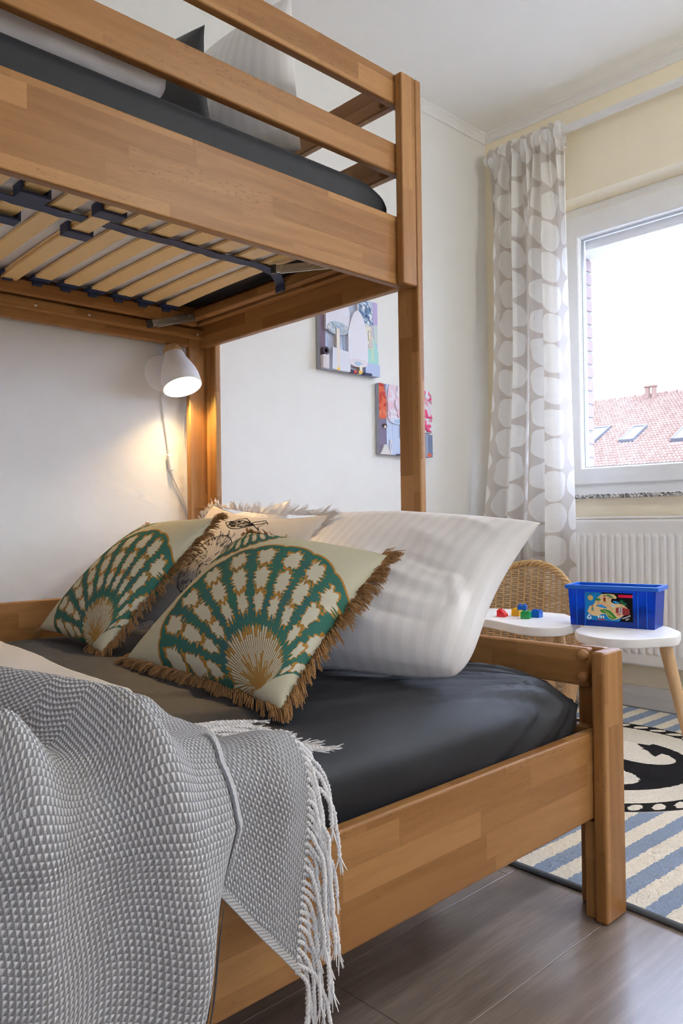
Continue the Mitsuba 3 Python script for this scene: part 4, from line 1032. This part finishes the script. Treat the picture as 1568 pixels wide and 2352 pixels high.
UU, VV = np.meshgrid(U, Vs, indexing='ij'); P = rad_front(UU, VV).reshape(-1, 3); i = np.arange(UU.size).reshape(UU.shape)
q = np.stack([i[:-1, :-1], i[1:, :-1], i[1:, 1:], i[:-1, 1:]], -1).reshape(-1, 4)
put('front_panel', trimesh.Trimesh(P, np.vstack([q[:, [0, 1, 2]], q[:, [0, 2, 3]]]), process=False), 'white_enamel', ra, smooth=True)
put('back_panel', rbox(RX0, RX1, YW - 0.060, YW - 0.045, RZ0 + 0.01, RZ1 - 0.01, r=0.004, seg=1), 'white_enamel', ra, smooth=30)
put('top_grille', rbox(RX0, RX1, YW - 0.112, YW - 0.045, RZ1 + 0.001, RZ1 + 0.011, r=0.003, seg=1), 'white_enamel', ra, smooth=30)
for sc_ in ([rbox(RX0 - 0.004, RX0, YW - 0.112, YW - 0.045, RZ0, RZ1, r=0.002, seg=1), rbox(RX1, RX1 + 0.004, YW - 0.112, YW - 0.045, RZ0, RZ1, r=0.002, seg=1)]): put('side_cover', sc_, 'white_enamel', ra, smooth=30)
for x in (0.45, 1.5): put('wall_bracket', rbox(x, x + 0.03, YW - 0.10, YW - 0.001, RZ0 + 0.06, RZ1 - 0.1, r=0.002, seg=1), 'white_enamel', ra, smooth=30)

# ------------------------------------------------------------------ rug
kg = thing('rug', 'cream and blue striped rug with a black anchor in a rope ring beside the bed', 'rug')
RUG = shapely.Polygon([(0.62, 1.622), (1.60, 1.605), (2.25, 1.560), (2.27, 3.29), (0.60, 3.29)]).buffer(-0.02).buffer(0.02)
def rug_mesh(poly, z0, z1):
    m = extrude(poly, z1 - z0); m.apply_translation([0, 0, z0]); return m
put('pile', rug_mesh(RUG.buffer(-0.008), 0.001, 0.012), 'rug_pile', kg, smooth=False)
ring = np.array(RUG.buffer(-0.005).exterior.coords)[:-1]; ring = np.array([LineString(np.vstack([ring, ring[:1]])).interpolate(t, normalized=True).coords[0] for t in np.linspace(0, 1, 400, endpoint=False)])
put('binding', tube(np.c_[ring, np.full(len(ring), 0.0072)], 0.0068, 8, closed=True), 'rug_edge', kg, smooth=True, label='dark grey edge binding')

# ------------------------------------------------------------------ children's stools, chair, toys
def rounded_tri(cx, cy, R, rc, rot, sx=1.0, sy=1.0):
    p = Polygon([(R * math.cos(rot + a), R * math.sin(rot + a)) for a in (0, 2.0944, 4.1888)])
    p = p.buffer(-rc * 0.25).buffer(rc, 24); p = affinity.scale(p, sx, sy); return affinity.translate(p, cx, cy)
def bevel_slab(poly, z0, z1, r=0.006):
    import manifold3d as m3
    ms = []
    lay = [(0.0, r), (r * 0.3, r * 0.3), (r, 0.0)]
    pol = lambda d: poly.buffer(-d, 16)
    levels = [(z0, r), (z0 + r * 0.3, r * 0.3), (z0 + r, 0), (z1 - r, 0), (z1 - r * 0.3, r * 0.3), (z1, r)]
    N = 140; V = []
    for z, d in levels:
        e = pol(d).exterior; V.append(np.array([[*e.interpolate(t, normalized=True).coords[0], z] for t in np.linspace(0, 1, N, endpoint=False)]))
    # align starts
    for k in range(1, len(V)):
        j = np.argmin(np.linalg.norm(V[k][:, :2] - V[0][0, :2], axis=1)); V[k] = np.roll(V[k], -j, 0)
    A = np.vstack(V); Fc = []
    for k in range(len(V) - 1):
        for s in range(N):
            t = (s + 1) % N; Fc += [[k * N + s, k * N + t, (k + 1) * N + t], [k * N + s, (k + 1) * N + t, (k + 1) * N + s]]
    c0, c1 = V[0].mean(0), V[-1].mean(0); A = np.vstack([A, c0, c1]); n = len(A)
    for s in range(N):
        t = (s + 1) % N; Fc += [[n - 2, t, s], [n - 1, (len(V) - 1) * N + s, (len(V) - 1) * N + t]]
    m = trimesh.Trimesh(A, np.array(Fc), process=False)
    if m.volume < 0: m.invert()
    return m
def stool(label, poly, ztop, thick, legs, name='kids_table', category='stool'):
    k = thing(name, label, category)
    put('seat', bevel_slab(poly, ztop - thick, ztop), 'white_lacquer', k, smooth=30, label='white rounded top')
    for (tx, ty), (fx, fy), r in legs:
        put('leg', tube([(tx, ty, ztop - thick), (fx, fy, 0.0135 if fy > 1.6 else 0.001)], [r, r * 0.62], 20), 'leg_wood', k, smooth=35)
    return k
s1p = Polygon([(0.42, 2.36), (0.72, 2.335), (0.90, 2.262), (1.03, 2.27), (0.99, 2.50), (0.84, 2.655), (0.60, 2.66), (0.42, 2.60)]).buffer(0.06, 24).buffer(-0.15, 24).buffer(0.092, 24)
stool('white topped childrens table with tapered wooden legs carrying loose toy bricks', s1p, 0.483, 0.032,
      [((0.945, 2.345), (0.985, 2.315), 0.021), ((0.86, 2.56), (0.885, 2.62), 0.021), ((0.50, 2.42), (0.455, 2.38), 0.021), ((0.52, 2.57), (0.48, 2.62), 0.021)], 'kids_table', 'table')
s2p = Polygon([(1.045, 2.43), (1.075, 2.31), (1.13, 2.235), (1.23, 2.19), (1.305, 2.23), (1.385, 2.365), (1.345, 2.48), (1.256, 2.58), (1.135, 2.548)]).buffer(0.06, 24).buffer(-0.14, 24).buffer(0.083, 24)
stool('white topped childrens stool with tapered wooden legs carrying the blue box', s2p, 0.483, 0.030,
      [((1.318, 2.425), (1.435, 2.40), 0.020), ((1.100, 2.300), (1.045, 2.230), 0.020), ((1.130, 2.450), (1.04, 2.49), 0.020)], 'stool', 'stool')

# wicker chair
kw = thing('wicker_chair', 'small honey coloured wicker chair with rounded back behind the white table', 'chair')
CX, CY, CZ, CR = 0.440, 3.02, 0.36, 0.262
def wb(a, rr):       # point of the bowed back: a angle, rr 0..1
    x = CX + CR * rr * math.cos(a); z = CZ + 0.272 * rr * math.sin(a)
    return np.array([x, CY - 0.05 - 0.30 * ((x - CX)) ** 2 * 3 + 0.10 * (z - CZ), z])
def backpt(x, z): return np.array([x, CY + 0.0 - 0.9 * (x - CX) ** 2 + 0.12 * (z - 0.36), z])
def halfw(z):
    t = (z - 0.17) / (0.640 - 0.17)
    return 0.285 * math.sqrt(max(0.0, 1 - max(0.0, (z - 0.36) / 0.28) ** 2)) if z > 0.36 else 0.285
wv = []
for r_, z in enumerate(np.arange(0.10, 0.632, 0.0088)):
    hw = halfw(z)
    if hw < 0.03: continue
    xs = np.arange(CX - hw, CX + hw, 0.0085)
    pts = np.array([backpt(x, z) for x in xs]); pts[:, 1] += 0.0035 * np.sin((xs - CX) / 0.034 * math.pi + (r_ % 2) * math.pi)
    if len(pts) > 3: wv.append(tube(pts, 0.0031, 5))
put('back_weave', cat(wv), 'rattan', kw, smooth=True, kind='stuff', label='woven rattan back')
st = []
for x in np.arange(CX - 0.272, CX + 0.273, 0.034):
    zt = 0.36 + 0.28 * math.sqrt(max(0, 1 - ((x - CX) / 0.285) ** 2))
    st.append(tube([backpt(x, 0.06), backpt(x, 0.3), backpt(x, zt)], 0.0042, 6))
for j, s_ in enumerate(st): put('stake', s_, 'rattan', kw, smooth=True)
rim = []
for ph in range(4):
    t = np.linspace(-0.12 * math.pi, 1.12 * math.pi, 160); pts = []
    for i_, a in enumerate(t):
        x = CX + 0.290 * math.cos(a); z = 0.36 + 0.285 * math.sin(a); p = backpt(np.clip(x, CX - 0.3, CX + 0.3), z)
        tw = i_ * 0.42 + ph * math.pi / 2
        p = p + np.array([math.cos(a), 0, math.sin(a)]) * 0.010 * math.cos(tw) + np.array([0, -1, 0]) * 0.010 * math.sin(tw); pts.append(p)
    rim.append(tube(pts, 0.0065, 6))
put('rim_braid', cat(rim), 'rattan', kw, smooth=True, label='braided rattan rim')
sw_ = []
for r_ in np.arange(0.03, 0.235, 0.009):
    a = np.linspace(0, 2 * math.pi, 60, endpoint=False); pts = np.stack([CX + r_ * 1.12 * np.cos(a), CY - 0.18 + r_ * 0.70 * np.sin(a), 0.262 + 0.003 * np.sin(a * 15 + r_ * 300)], 1); sw_.append(tube(pts, 0.0040, 5, closed=True))
put('seat', cat(sw_), 'rattan', kw, smooth=True, label='woven rattan seat')
for (x, y) in ((CX - 0.20, CY - 0.30), (CX + 0.20, CY - 0.30), (CX - 0.23, CY - 0.06), (CX + 0.23, CY - 0.06)):
    put('leg', tube([(x, y, 0.001 if x < 0.6 else 0.0135), (x, y, 0.262)], 0.014, 10), 'rattan', kw, smooth=True)

# toy bricks
def toy(label, x, y, z, nx, ny, bsdf, rot=0.0, h=0.024, slope=False, name='toy_brick', group=None):
    k = thing(name, label, 'toy brick', group)
    p = 0.0160
    w, d = nx * p, ny * p
    M = np.eye(4); c, s = math.cos(rot), math.sin(rot); M[:2, :2] = [[c, -s], [s, c]]; M[:3, 3] = [x, y, z]
    if slope:
        pr = Polygon([(-w / 2, 0), (w / 2, 0), (w / 2, h * 0.35), (0, h), (-w / 2, h)])
        b = trimesh.creation.extrude_polygon(pr, d, engine='earcut'); b.apply_transform(np.array([[1, 0, 0, 0], [0, 0, -1, d / 2], [0, 1, 0, 0], [0, 0, 0, 1.0]]))
    else: b = rbox(-w / 2, w / 2, -d / 2, d / 2, 0, h, r=0.0008, seg=1)
    put('body', moved(b, M), bsdf, k, smooth=30)
    for i_ in range(nx):
        for j_ in range(ny):
            sx, sy = (i_ - (nx - 1) / 2) * p, (j_ - (ny - 1) / 2) * p
            if slope and sx > 0: continue
            put('stud', moved(lathe([(0.0049, 0), (0.0049, 0.004), (0.0045, 0.0046), (0.0002, 0.0046)], 16), M @ np.array([[1, 0, 0, sx], [0, 1, 0, sy], [0, 0, 1, h], [0, 0, 0, 1.0]])), bsdf, k, smooth=30)
ZT = 0.4835
toy('red sloped toy brick on the white table beside the pillow', 0.706, 2.432, ZT, 2, 2, 'toy_red', 0.25, slope=True)
toy('yellow toy brick on the white table', 0.734, 2.487, ZT, 2, 2, 'toy_yellow', 0.12)
toy('green toy brick on the white table under a blue one', 0.803, 2.440, ZT, 2, 2, 'toy_green', 0.30)
toy('blue toy brick lying on top of the green and yellow ones', 0.780, 2.452, ZT + 0.029, 2, 2, 'toy_blue', 0.45, h=0.016)
toy('blue toy brick standing on the white table behind the green one', 0.812, 2.498, ZT, 2, 2, 'toy_blue', 0.1)

# treasure box
kx = thing('storage_box', 'translucent blue plastic storage box with pirate map label reading Treasure box', 'storage box')
BX0, BX1, BY0, BY1, BZ0, BZ1 = 1.004, 1.276, 2.425, 2.540, 0.4835, 0.620
BM = np.eye(4); _a = 0.20; _c = np.array([1.125, 2.425, 0]); BM[:2, :2] = [[math.cos(_a), -math.sin(_a)], [math.sin(_a), math.cos(_a)]]; BM[:3, 3] = _c - BM[:3, :3] @ _c
tp = 0.018
def taper(x0, x1, y0, y1, z0, z1, g):
    V = [(x0, y0, z0), (x1, y0, z0), (x1, y1, z0), (x0, y1, z0), (x0 - g, y0 - g * 0.35, z1), (x1 + g, y0 - g * 0.35, z1), (x1 + g, y1 + g * 0.35, z1), (x0 - g, y1 + g * 0.35, z1)]
    return np.array(V)
Vb = taper(BX0, BX1, BY0, BY1, BZ0, BZ1 - 0.012, 0.007)
walls = trimesh.Trimesh(Vb, [[0, 1, 5], [0, 5, 4], [1, 2, 6], [1, 6, 5], [2, 3, 7], [2, 7, 6], [3, 0, 4], [3, 4, 7], [0, 2, 1], [0, 3, 2]], process=False)
put('body', moved(walls, BM), 'plastic_clear_blue', kx)
g = 0.007
rimm = cat([rbox(BX0 - g - 0.009, BX1 + g + 0.009, BY0 - g * .35 - 0.008, BY0 - g * .35 + 0.002, BZ1 - 0.014, BZ1, r=0.002, seg=1), rbox(BX0 - g - 0.009, BX1 + g + 0.009, BY1 + g * .35 - 0.002, BY1 + g * .35 + 0.008, BZ1 - 0.014, BZ1, r=0.002, seg=1),
            rbox(BX0 - g - 0.010, BX0 - g + 0.002, BY0 - g * .35 - 0.004, BY1 + g * .35 + 0.004, BZ1 - 0.014, BZ1, r=0.002, seg=1), rbox(BX1 + g - 0.002, BX1 + g + 0.010, BY0 - g * .35 - 0.004, BY1 + g * .35 + 0.004, BZ1 - 0.014, BZ1, r=0.002, seg=1)])
put('rim', moved(rimm, BM), 'plastic_blue', kx, smooth=30)
ribs = []
for x in (BX0 + 0.022, BX0 + 0.050, BX1 - 0.050, BX1 - 0.022): ribs.append(rbox(x - 0.0012, x + 0.0012, BY0 - 0.005, BY0 + 0.001, BZ0 + 0.002, BZ1 - 0.014, r=0.0008, seg=1))
for rb_ in ribs: put('rib', moved(rb_, BM), 'plastic_blue', kx, smooth=30)
cont = []
rg = np.random.default_rng(3)
for _ in range(150):
    x, y, z = BX0 + 0.012 + rg.random() * (BX1 - BX0 - 0.024), BY0 + 0.012 + rg.random() * (BY1 - BY0 - 0.024), BZ0 + 0.012 + rg.random() * (0.052 + 0.02 * rg.random())
    cont.append(moved(box(-0.012, 0.012, -0.007, 0.007, -0.006, 0.006), trimesh.transformations.translation_matrix([x, y, z]) @ trimesh.transformations.random_rotation_matrix(rg.random(3))))
put('contents', moved(cat(cont), BM), 'toy_blue', kx, kind='stuff', label='toy pieces seen dimly through the plastic')
# label
LW, LH = 0.156, 0.094
L0 = np.array([BX0 + 0.050, BY0 - 0.0005, BZ0 + 0.020])
sl = -0.007 * 0.35 / (BZ1 - 0.012 - BZ0)
LM = np.eye(4); LM[:3, 0] = [1, 0, 0]; up = np.array([0, sl, 1.0]); up /= np.linalg.norm(up); LM[:3, 1] = up; LM[:3, 2] = np.cross([1, 0, 0], up); LM[:3, 3] = L0 + LM[:3, 2] * 0.0004 - np.array([0, 0, 0]) + up * 0 
LM[:3, 3] += np.array([0, sl * 0.020, 0])
LM = BM @ LM
lx, ly = lambda a: a * LW, lambda a: a * LH
def P_(pts): return Polygon([(lx(a), ly(b)) for a, b in pts]).buffer(0.0025).buffer(-0.0012)
sea, dark, sand, palm, trunk, brn, red = (0.02, 0.22, 0.56), (0.010, 0.010, 0.012), (0.72, 0.55, 0.30), (0.01, 0.20, 0.09), (0.28, 0.13, 0.05), (0.30, 0.05, 0.05), (0.62, 0.03, 0.06)
land = P_([(.06, .30), (.10, .48), (.20, .56), (.26, .78), (.36, .92), (.50, .95), (.62, .93), (.67, .84), (.60, .72), (.66, .62), (.80, .60), (.88, .48), (.90, .32), (.80, .22), (.70, .10), (.58, .05), (.50, .12), (.44, .26), (.34, .24), (.28, .16), (.14, .18)])
sh_ = [(sbox(0, 0, LW, LH), sea), (Polygon([(lx(.34), LH), (LW, LH), (LW, 0), (lx(.72), 0), (lx(.80), ly(.25)), (lx(.66), ly(.6))]), dark), (land, sand)]
sh_ += [(P_([(.32, .36), (.42, .40), (.52, .36), (.60, .24), (.66, .12), (.58, .07), (.50, .14), (.46, .26), (.36, .30)]), (0.06, 0.24, 0.06)), (P_([(.40, .35), (.48, .30), (.56, .18), (.60, .12), (.50, .20), (.44, .30)]), (0.30, 0.42, 0.10)),
        (P_([(.25, .52), (.34, .56), (.44, .49), (.46, .45), (.36, .47)]), (0.06, 0.30, 0.66)), (P_([(.56, .74), (.60, .80), (.68, .74), (.72, .64), (.62, .63), (.57, .68)]), dark), (P_([(.60, .70), (.66, .70), (.72, .65), (.64, .64)]), (0.04, 0.30, 0.66))]
cx, cy = lx(.12), ly(.79)
sh_ += [(Point(cx, cy).buffer(0.0088), (0.75, 0.48, 0.12)), (Point(cx, cy).buffer(0.0062), (0.40, 0.26, 0.10)), (Point(cx, cy).buffer(0.0046), (0.78, 0.60, 0.30)), (Point(cx, cy).buffer(0.0022), (0.2, 0.35, 0.5)), (Polygon([(cx - 0.002, cy + 0.010), (cx + 0.002, cy + 0.010), (cx, cy + 0.0145)]), red)]
def palm_tree(u, v, s=1.0):
    x, y = lx(u), ly(v); o = [(LineString([(x, y), (x + 0.001 * s, y + 0.007 * s), (x - 0.0005, y + 0.012 * s)]).buffer(0.0008), trunk)]
    for a in (20, 65, 120, 160, 200, -20): o.append((affinity.rotate(ell(x + 0.004 * s, y + 0.012 * s, 0.0045 * s, 0.0011 * s, 12), a, origin=(x - 0.0005, y + 0.012 * s)), palm))
    return o
for u, v, s in ((.26, .60, 1), (.30, .62, .9), (.50, .78, .9), (.56, .74, .8), (.78, .58, .9), (.84, .50, .9)): sh_ += palm_tree(u, v, s)
def figure(u, v, s, coat):     # generic small sailor figure
    x, y = lx(u), ly(v)
    return [(Polygon([(x - .004 * s, y), (x - .0015 * s, y + .006 * s), (x + .0015 * s, y + .006 * s), (x + .004 * s, y), (x + .002 * s, y), (x, y + .004 * s), (x - .002 * s, y)]), trunk), (ell(x, y + .010 * s, .0042 * s, .006 * s, 16), coat), (ell(x, y + .018 * s, .0024 * s, .0026 * s, 14), (0.66, 0.40, 0.26)), (ell(x, y + .0205 * s, .004 * s, .0016 * s, 14), (0.35, 0.04, 0.04))]
sh_ += figure(.42, .64, 1.1, (0.34, 0.06, 0.03)) + figure(.16, .32, 0.9, (0.10, 0.25, 0.30))
x, y = lx(.60), ly(.56); sh_ += [(ell(x, y, .0055, .0058, 20), (0.72, 0.78, 0.82)), (sbox(x - .003, y - .0085, x + .003, y - .004), (0.66, 0.72, 0.76)), (ell(x - .002, y - .0008, .0013, .0015, 10), dark), (ell(x + .002, y - .0008, .0013, .0015, 10), dark)]
sh_ += [(P_([(.66, .32), (.66, .46), (.76, .50), (.92, .44), (.93, .28), (.82, .24)]), brn), (P_([(.71, .30), (.72, .48), (.74, .49), (.74, .29)]), (0.55, 0.50, 0.50)), (P_([(.76, .28), (.77, .49), (.78, .49), (.78, .27)]), (0.55, 0.50, 0.50))]
for j in range(4): sh_.append((LineString([(lx(.67), ly(.33 + .035 * j)), (lx(.92), ly(.29 + .04 * j))]).buffer(0.0003), (0.10, 0.01, 0.01)))
sh_ += [(LineString([(lx(a), ly(b)) for a, b in ((.24, .56), (.34, .60), (.46, .56), (.54, .46), (.60, .34), (.68, .26))]).buffer(0.0004), (0.65, 0.12, 0.04)), (LineString([(lx(.68), ly(.22)), (lx(.74), ly(.27))]).buffer(0.0009), red), (LineString([(lx(.69), ly(.27)), (lx(.73), ly(.21))]).buffer(0.0009), red)]
x, y = lx(.34), ly(.10); sh_ += [(Polygon([(x - .013, y - .004), (x + .013, y - .004), (x + .011, y - .0075), (x - .011, y - .0075)]), (0.45, 0.06, 0.05))] + [(ell(x + dx, y + .003, .003, .005, 14), (0.62, 0.70, 0.74)) for dx in (-.008, 0, .008)]
x, y = lx(.085), ly(.11); tri = Polygon([(x - .0075, y - .004), (x + .0075, y - .004), (x, y + .009)]).buffer(0.001); sh_ += [(tri.difference(tri.buffer(-.0024)), (0.8, 0.85, 0.88)), (sbox(x - .004, y - .0085, x + .004, y - .0068), (0.8, 0.85, 0.88))]
sh_ += [(sbox(lx(.705), ly(.845), lx(.998), ly(.945)), (0.70, 0.02, 0.09))]
m, c = flat_print(sh_, LM, 0.00001)
kl = put('label', m, 'print', kx, color=c, label='printed label with pirate island map')
def text_on(s, h, u, v, rot, M, bold=True, depth=0.0009):
    t = meshkit.text_mesh(s, h, depth, bold)
    a = math.radians(rot); R = np.eye(4); R[:2, :2] = [[math.cos(a), -math.sin(a)], [math.sin(a), math.cos(a)]]; R[:3, 3] = [u, v, 0]
    return moved(t, M @ R)
put('lettering', cat([text_on('PLAST TEAM', 0.0052, lx(.716), ly(.868), 0, LM), text_on('Treasure', 0.0052, lx(.775), ly(.075), 24, LM), text_on('box', 0.0052, lx(.855), ly(.045), 24, LM)]), 'white_lacquer', kl, label='white lettering')

# ------------------------------------------------------------------ across the street
kh = thing('neighbour_house', 'house across the street with red tiled roof and skylights seen through the window', 'house')
AL = math.radians(27); RY, RZ = 30.0, 5.592
def roofpt(x, d, up=0.0):      # d: distance down the slope from the ridge
    return np.array([x, RY - d * math.cos(AL) - up * math.sin(AL), RZ - d * math.sin(AL) + up * math.cos(AL)])
RXA, RXB, RD = -17.0, -2.0, 8.6
put('roof', trimesh.Trimesh([roofpt(RXA, 0), roofpt(RXB, 0), roofpt(RXB, RD), roofpt(RXA, RD), roofpt(RXB, RD) + [0, 12.8, 0], roofpt(RXA, RD) + [0, 12.8, 0]], [[0, 2, 1], [0, 3, 2], [0, 1, 4], [0, 4, 5]], process=False), 'roof_tile', kh)
prof = [(0, 0.02), (0.025, 0.055), (0.05, 0.062), (0.075, 0.045), (0.10, 0.016), (0.125, 0.02)]
V, Fc = [], []
SKY3 = [(-12.25, -11.50, 3.33, 5.10), (-10.53, -10.00, 3.60, 4.85), (-8.60, -8.0, 3.70, 5.15)]
nr_ = 0
d = 0.05
while d < RD - 0.2:
    for i_ in range(int((RXB - RXA) / 0.125)):
        x = RXA + i_ * 0.125
        if d > 6.9 or x > -4.5 or x < -16: continue
        if any(a - 0.12 < x < b_ and s0 - 0.2 < d < s1_ + 0.02 for a, b_, s0, s1_ in SKY3): continue
        o = len(V)
        for (px, ph) in prof:
            V.append(roofpt(x + px, d, ph - 0.012)); V.append(roofpt(x + px, d + 0.235, ph + 0.012)); 
        for q_ in range(5):
            a = o + 2 * q_; Fc += [[a, a + 1, a + 3], [a, a + 3, a + 2]]
        o2 = len(V); V += [roofpt(x + px, d + 0.235, 0.0) for px, _ in prof]
        for q_ in range(5): Fc += [[o + 2 * q_ + 1, o2 + q_, o2 + q_ + 1], [o + 2 * q_ + 1, o2 + q_ + 1, o + 2 * q_ + 3]]
    d += 0.22
put('roof_tiles', trimesh.Trimesh(np.array(V), np.array(Fc), process=False), 'roof_tile', kh + '__roof', kind='stuff', label='rows of red clay tiles')
rd = []
for i_ in range(34):
    x = RXA + i_ * 0.42; rd.append(tube([roofpt(x, 0.0, 0.0), roofpt(x + 0.40, 0.0, 0.02)], [0.085, 0.10], 10))
put('ridge_tiles', cat(rd), 'roof_tile', kh + '__roof', smooth=30, kind='stuff')
RMz = np.eye(4); RMz[:3, 0] = [1, 0, 0]; RMz[:3, 1] = [0, -math.cos(AL), -math.sin(AL)]; RMz[:3, 2] = np.cross(RMz[:3, 0], RMz[:3, 1])
if RMz[2, 2] < 0: RMz[:3, 2] *= -1
RMz[:3, 3] = [0, RY, RZ]
def onroof(m):
    m = moved(m, RMz)
    if np.linalg.det(RMz[:3, :3]) < 0: m.invert()
    return m
for (a, b_, s0, s1_) in SKY3:
    w = 0.06
    sk = put('skylight', onroof(cat([box(a, a + w, s0, s1_, 0, 0.14), box(b_ - w, b_, s0, s1_, 0, 0.14), box(a, b_, s0, s0 + w, 0, 0.14), box(a, b_, s1_ - w, s1_, 0, 0.13)])), 'roof_grey', kh, label='grey framed roof window')
    put('pane', onroof(box(a + w, b_ - w, s0 + w, s1_ - w, 0.06, 0.10)), 'dark_glass', sk)
for x in (-11.32, -11.05):
    p = roofpt(x, 0.42, 0)
    put('vent_pipe', moved(lathe([(0.10, -0.1), (0.095, 0.25), (0.095, 0.44), (0.135, 0.46), (0.135, 0.52), (0.0005, 0.54)], 16), trimesh.transformations.translation_matrix(p)), 'roof_tile', kh, smooth=30)
put('wall', box(-16.6, -2.4, RY - 7.2, RY + 4.7, -6.0, roofpt(0, RD)[2] + 0.2), 'brick_red', kh)
put('gutter', tube([roofpt(RXA, RD) + [0, -0.06, -0.02], roofpt(RXB, RD) + [0, -0.06, -0.02]], 0.07, 10), 'roof_grey', kh, smooth=True)
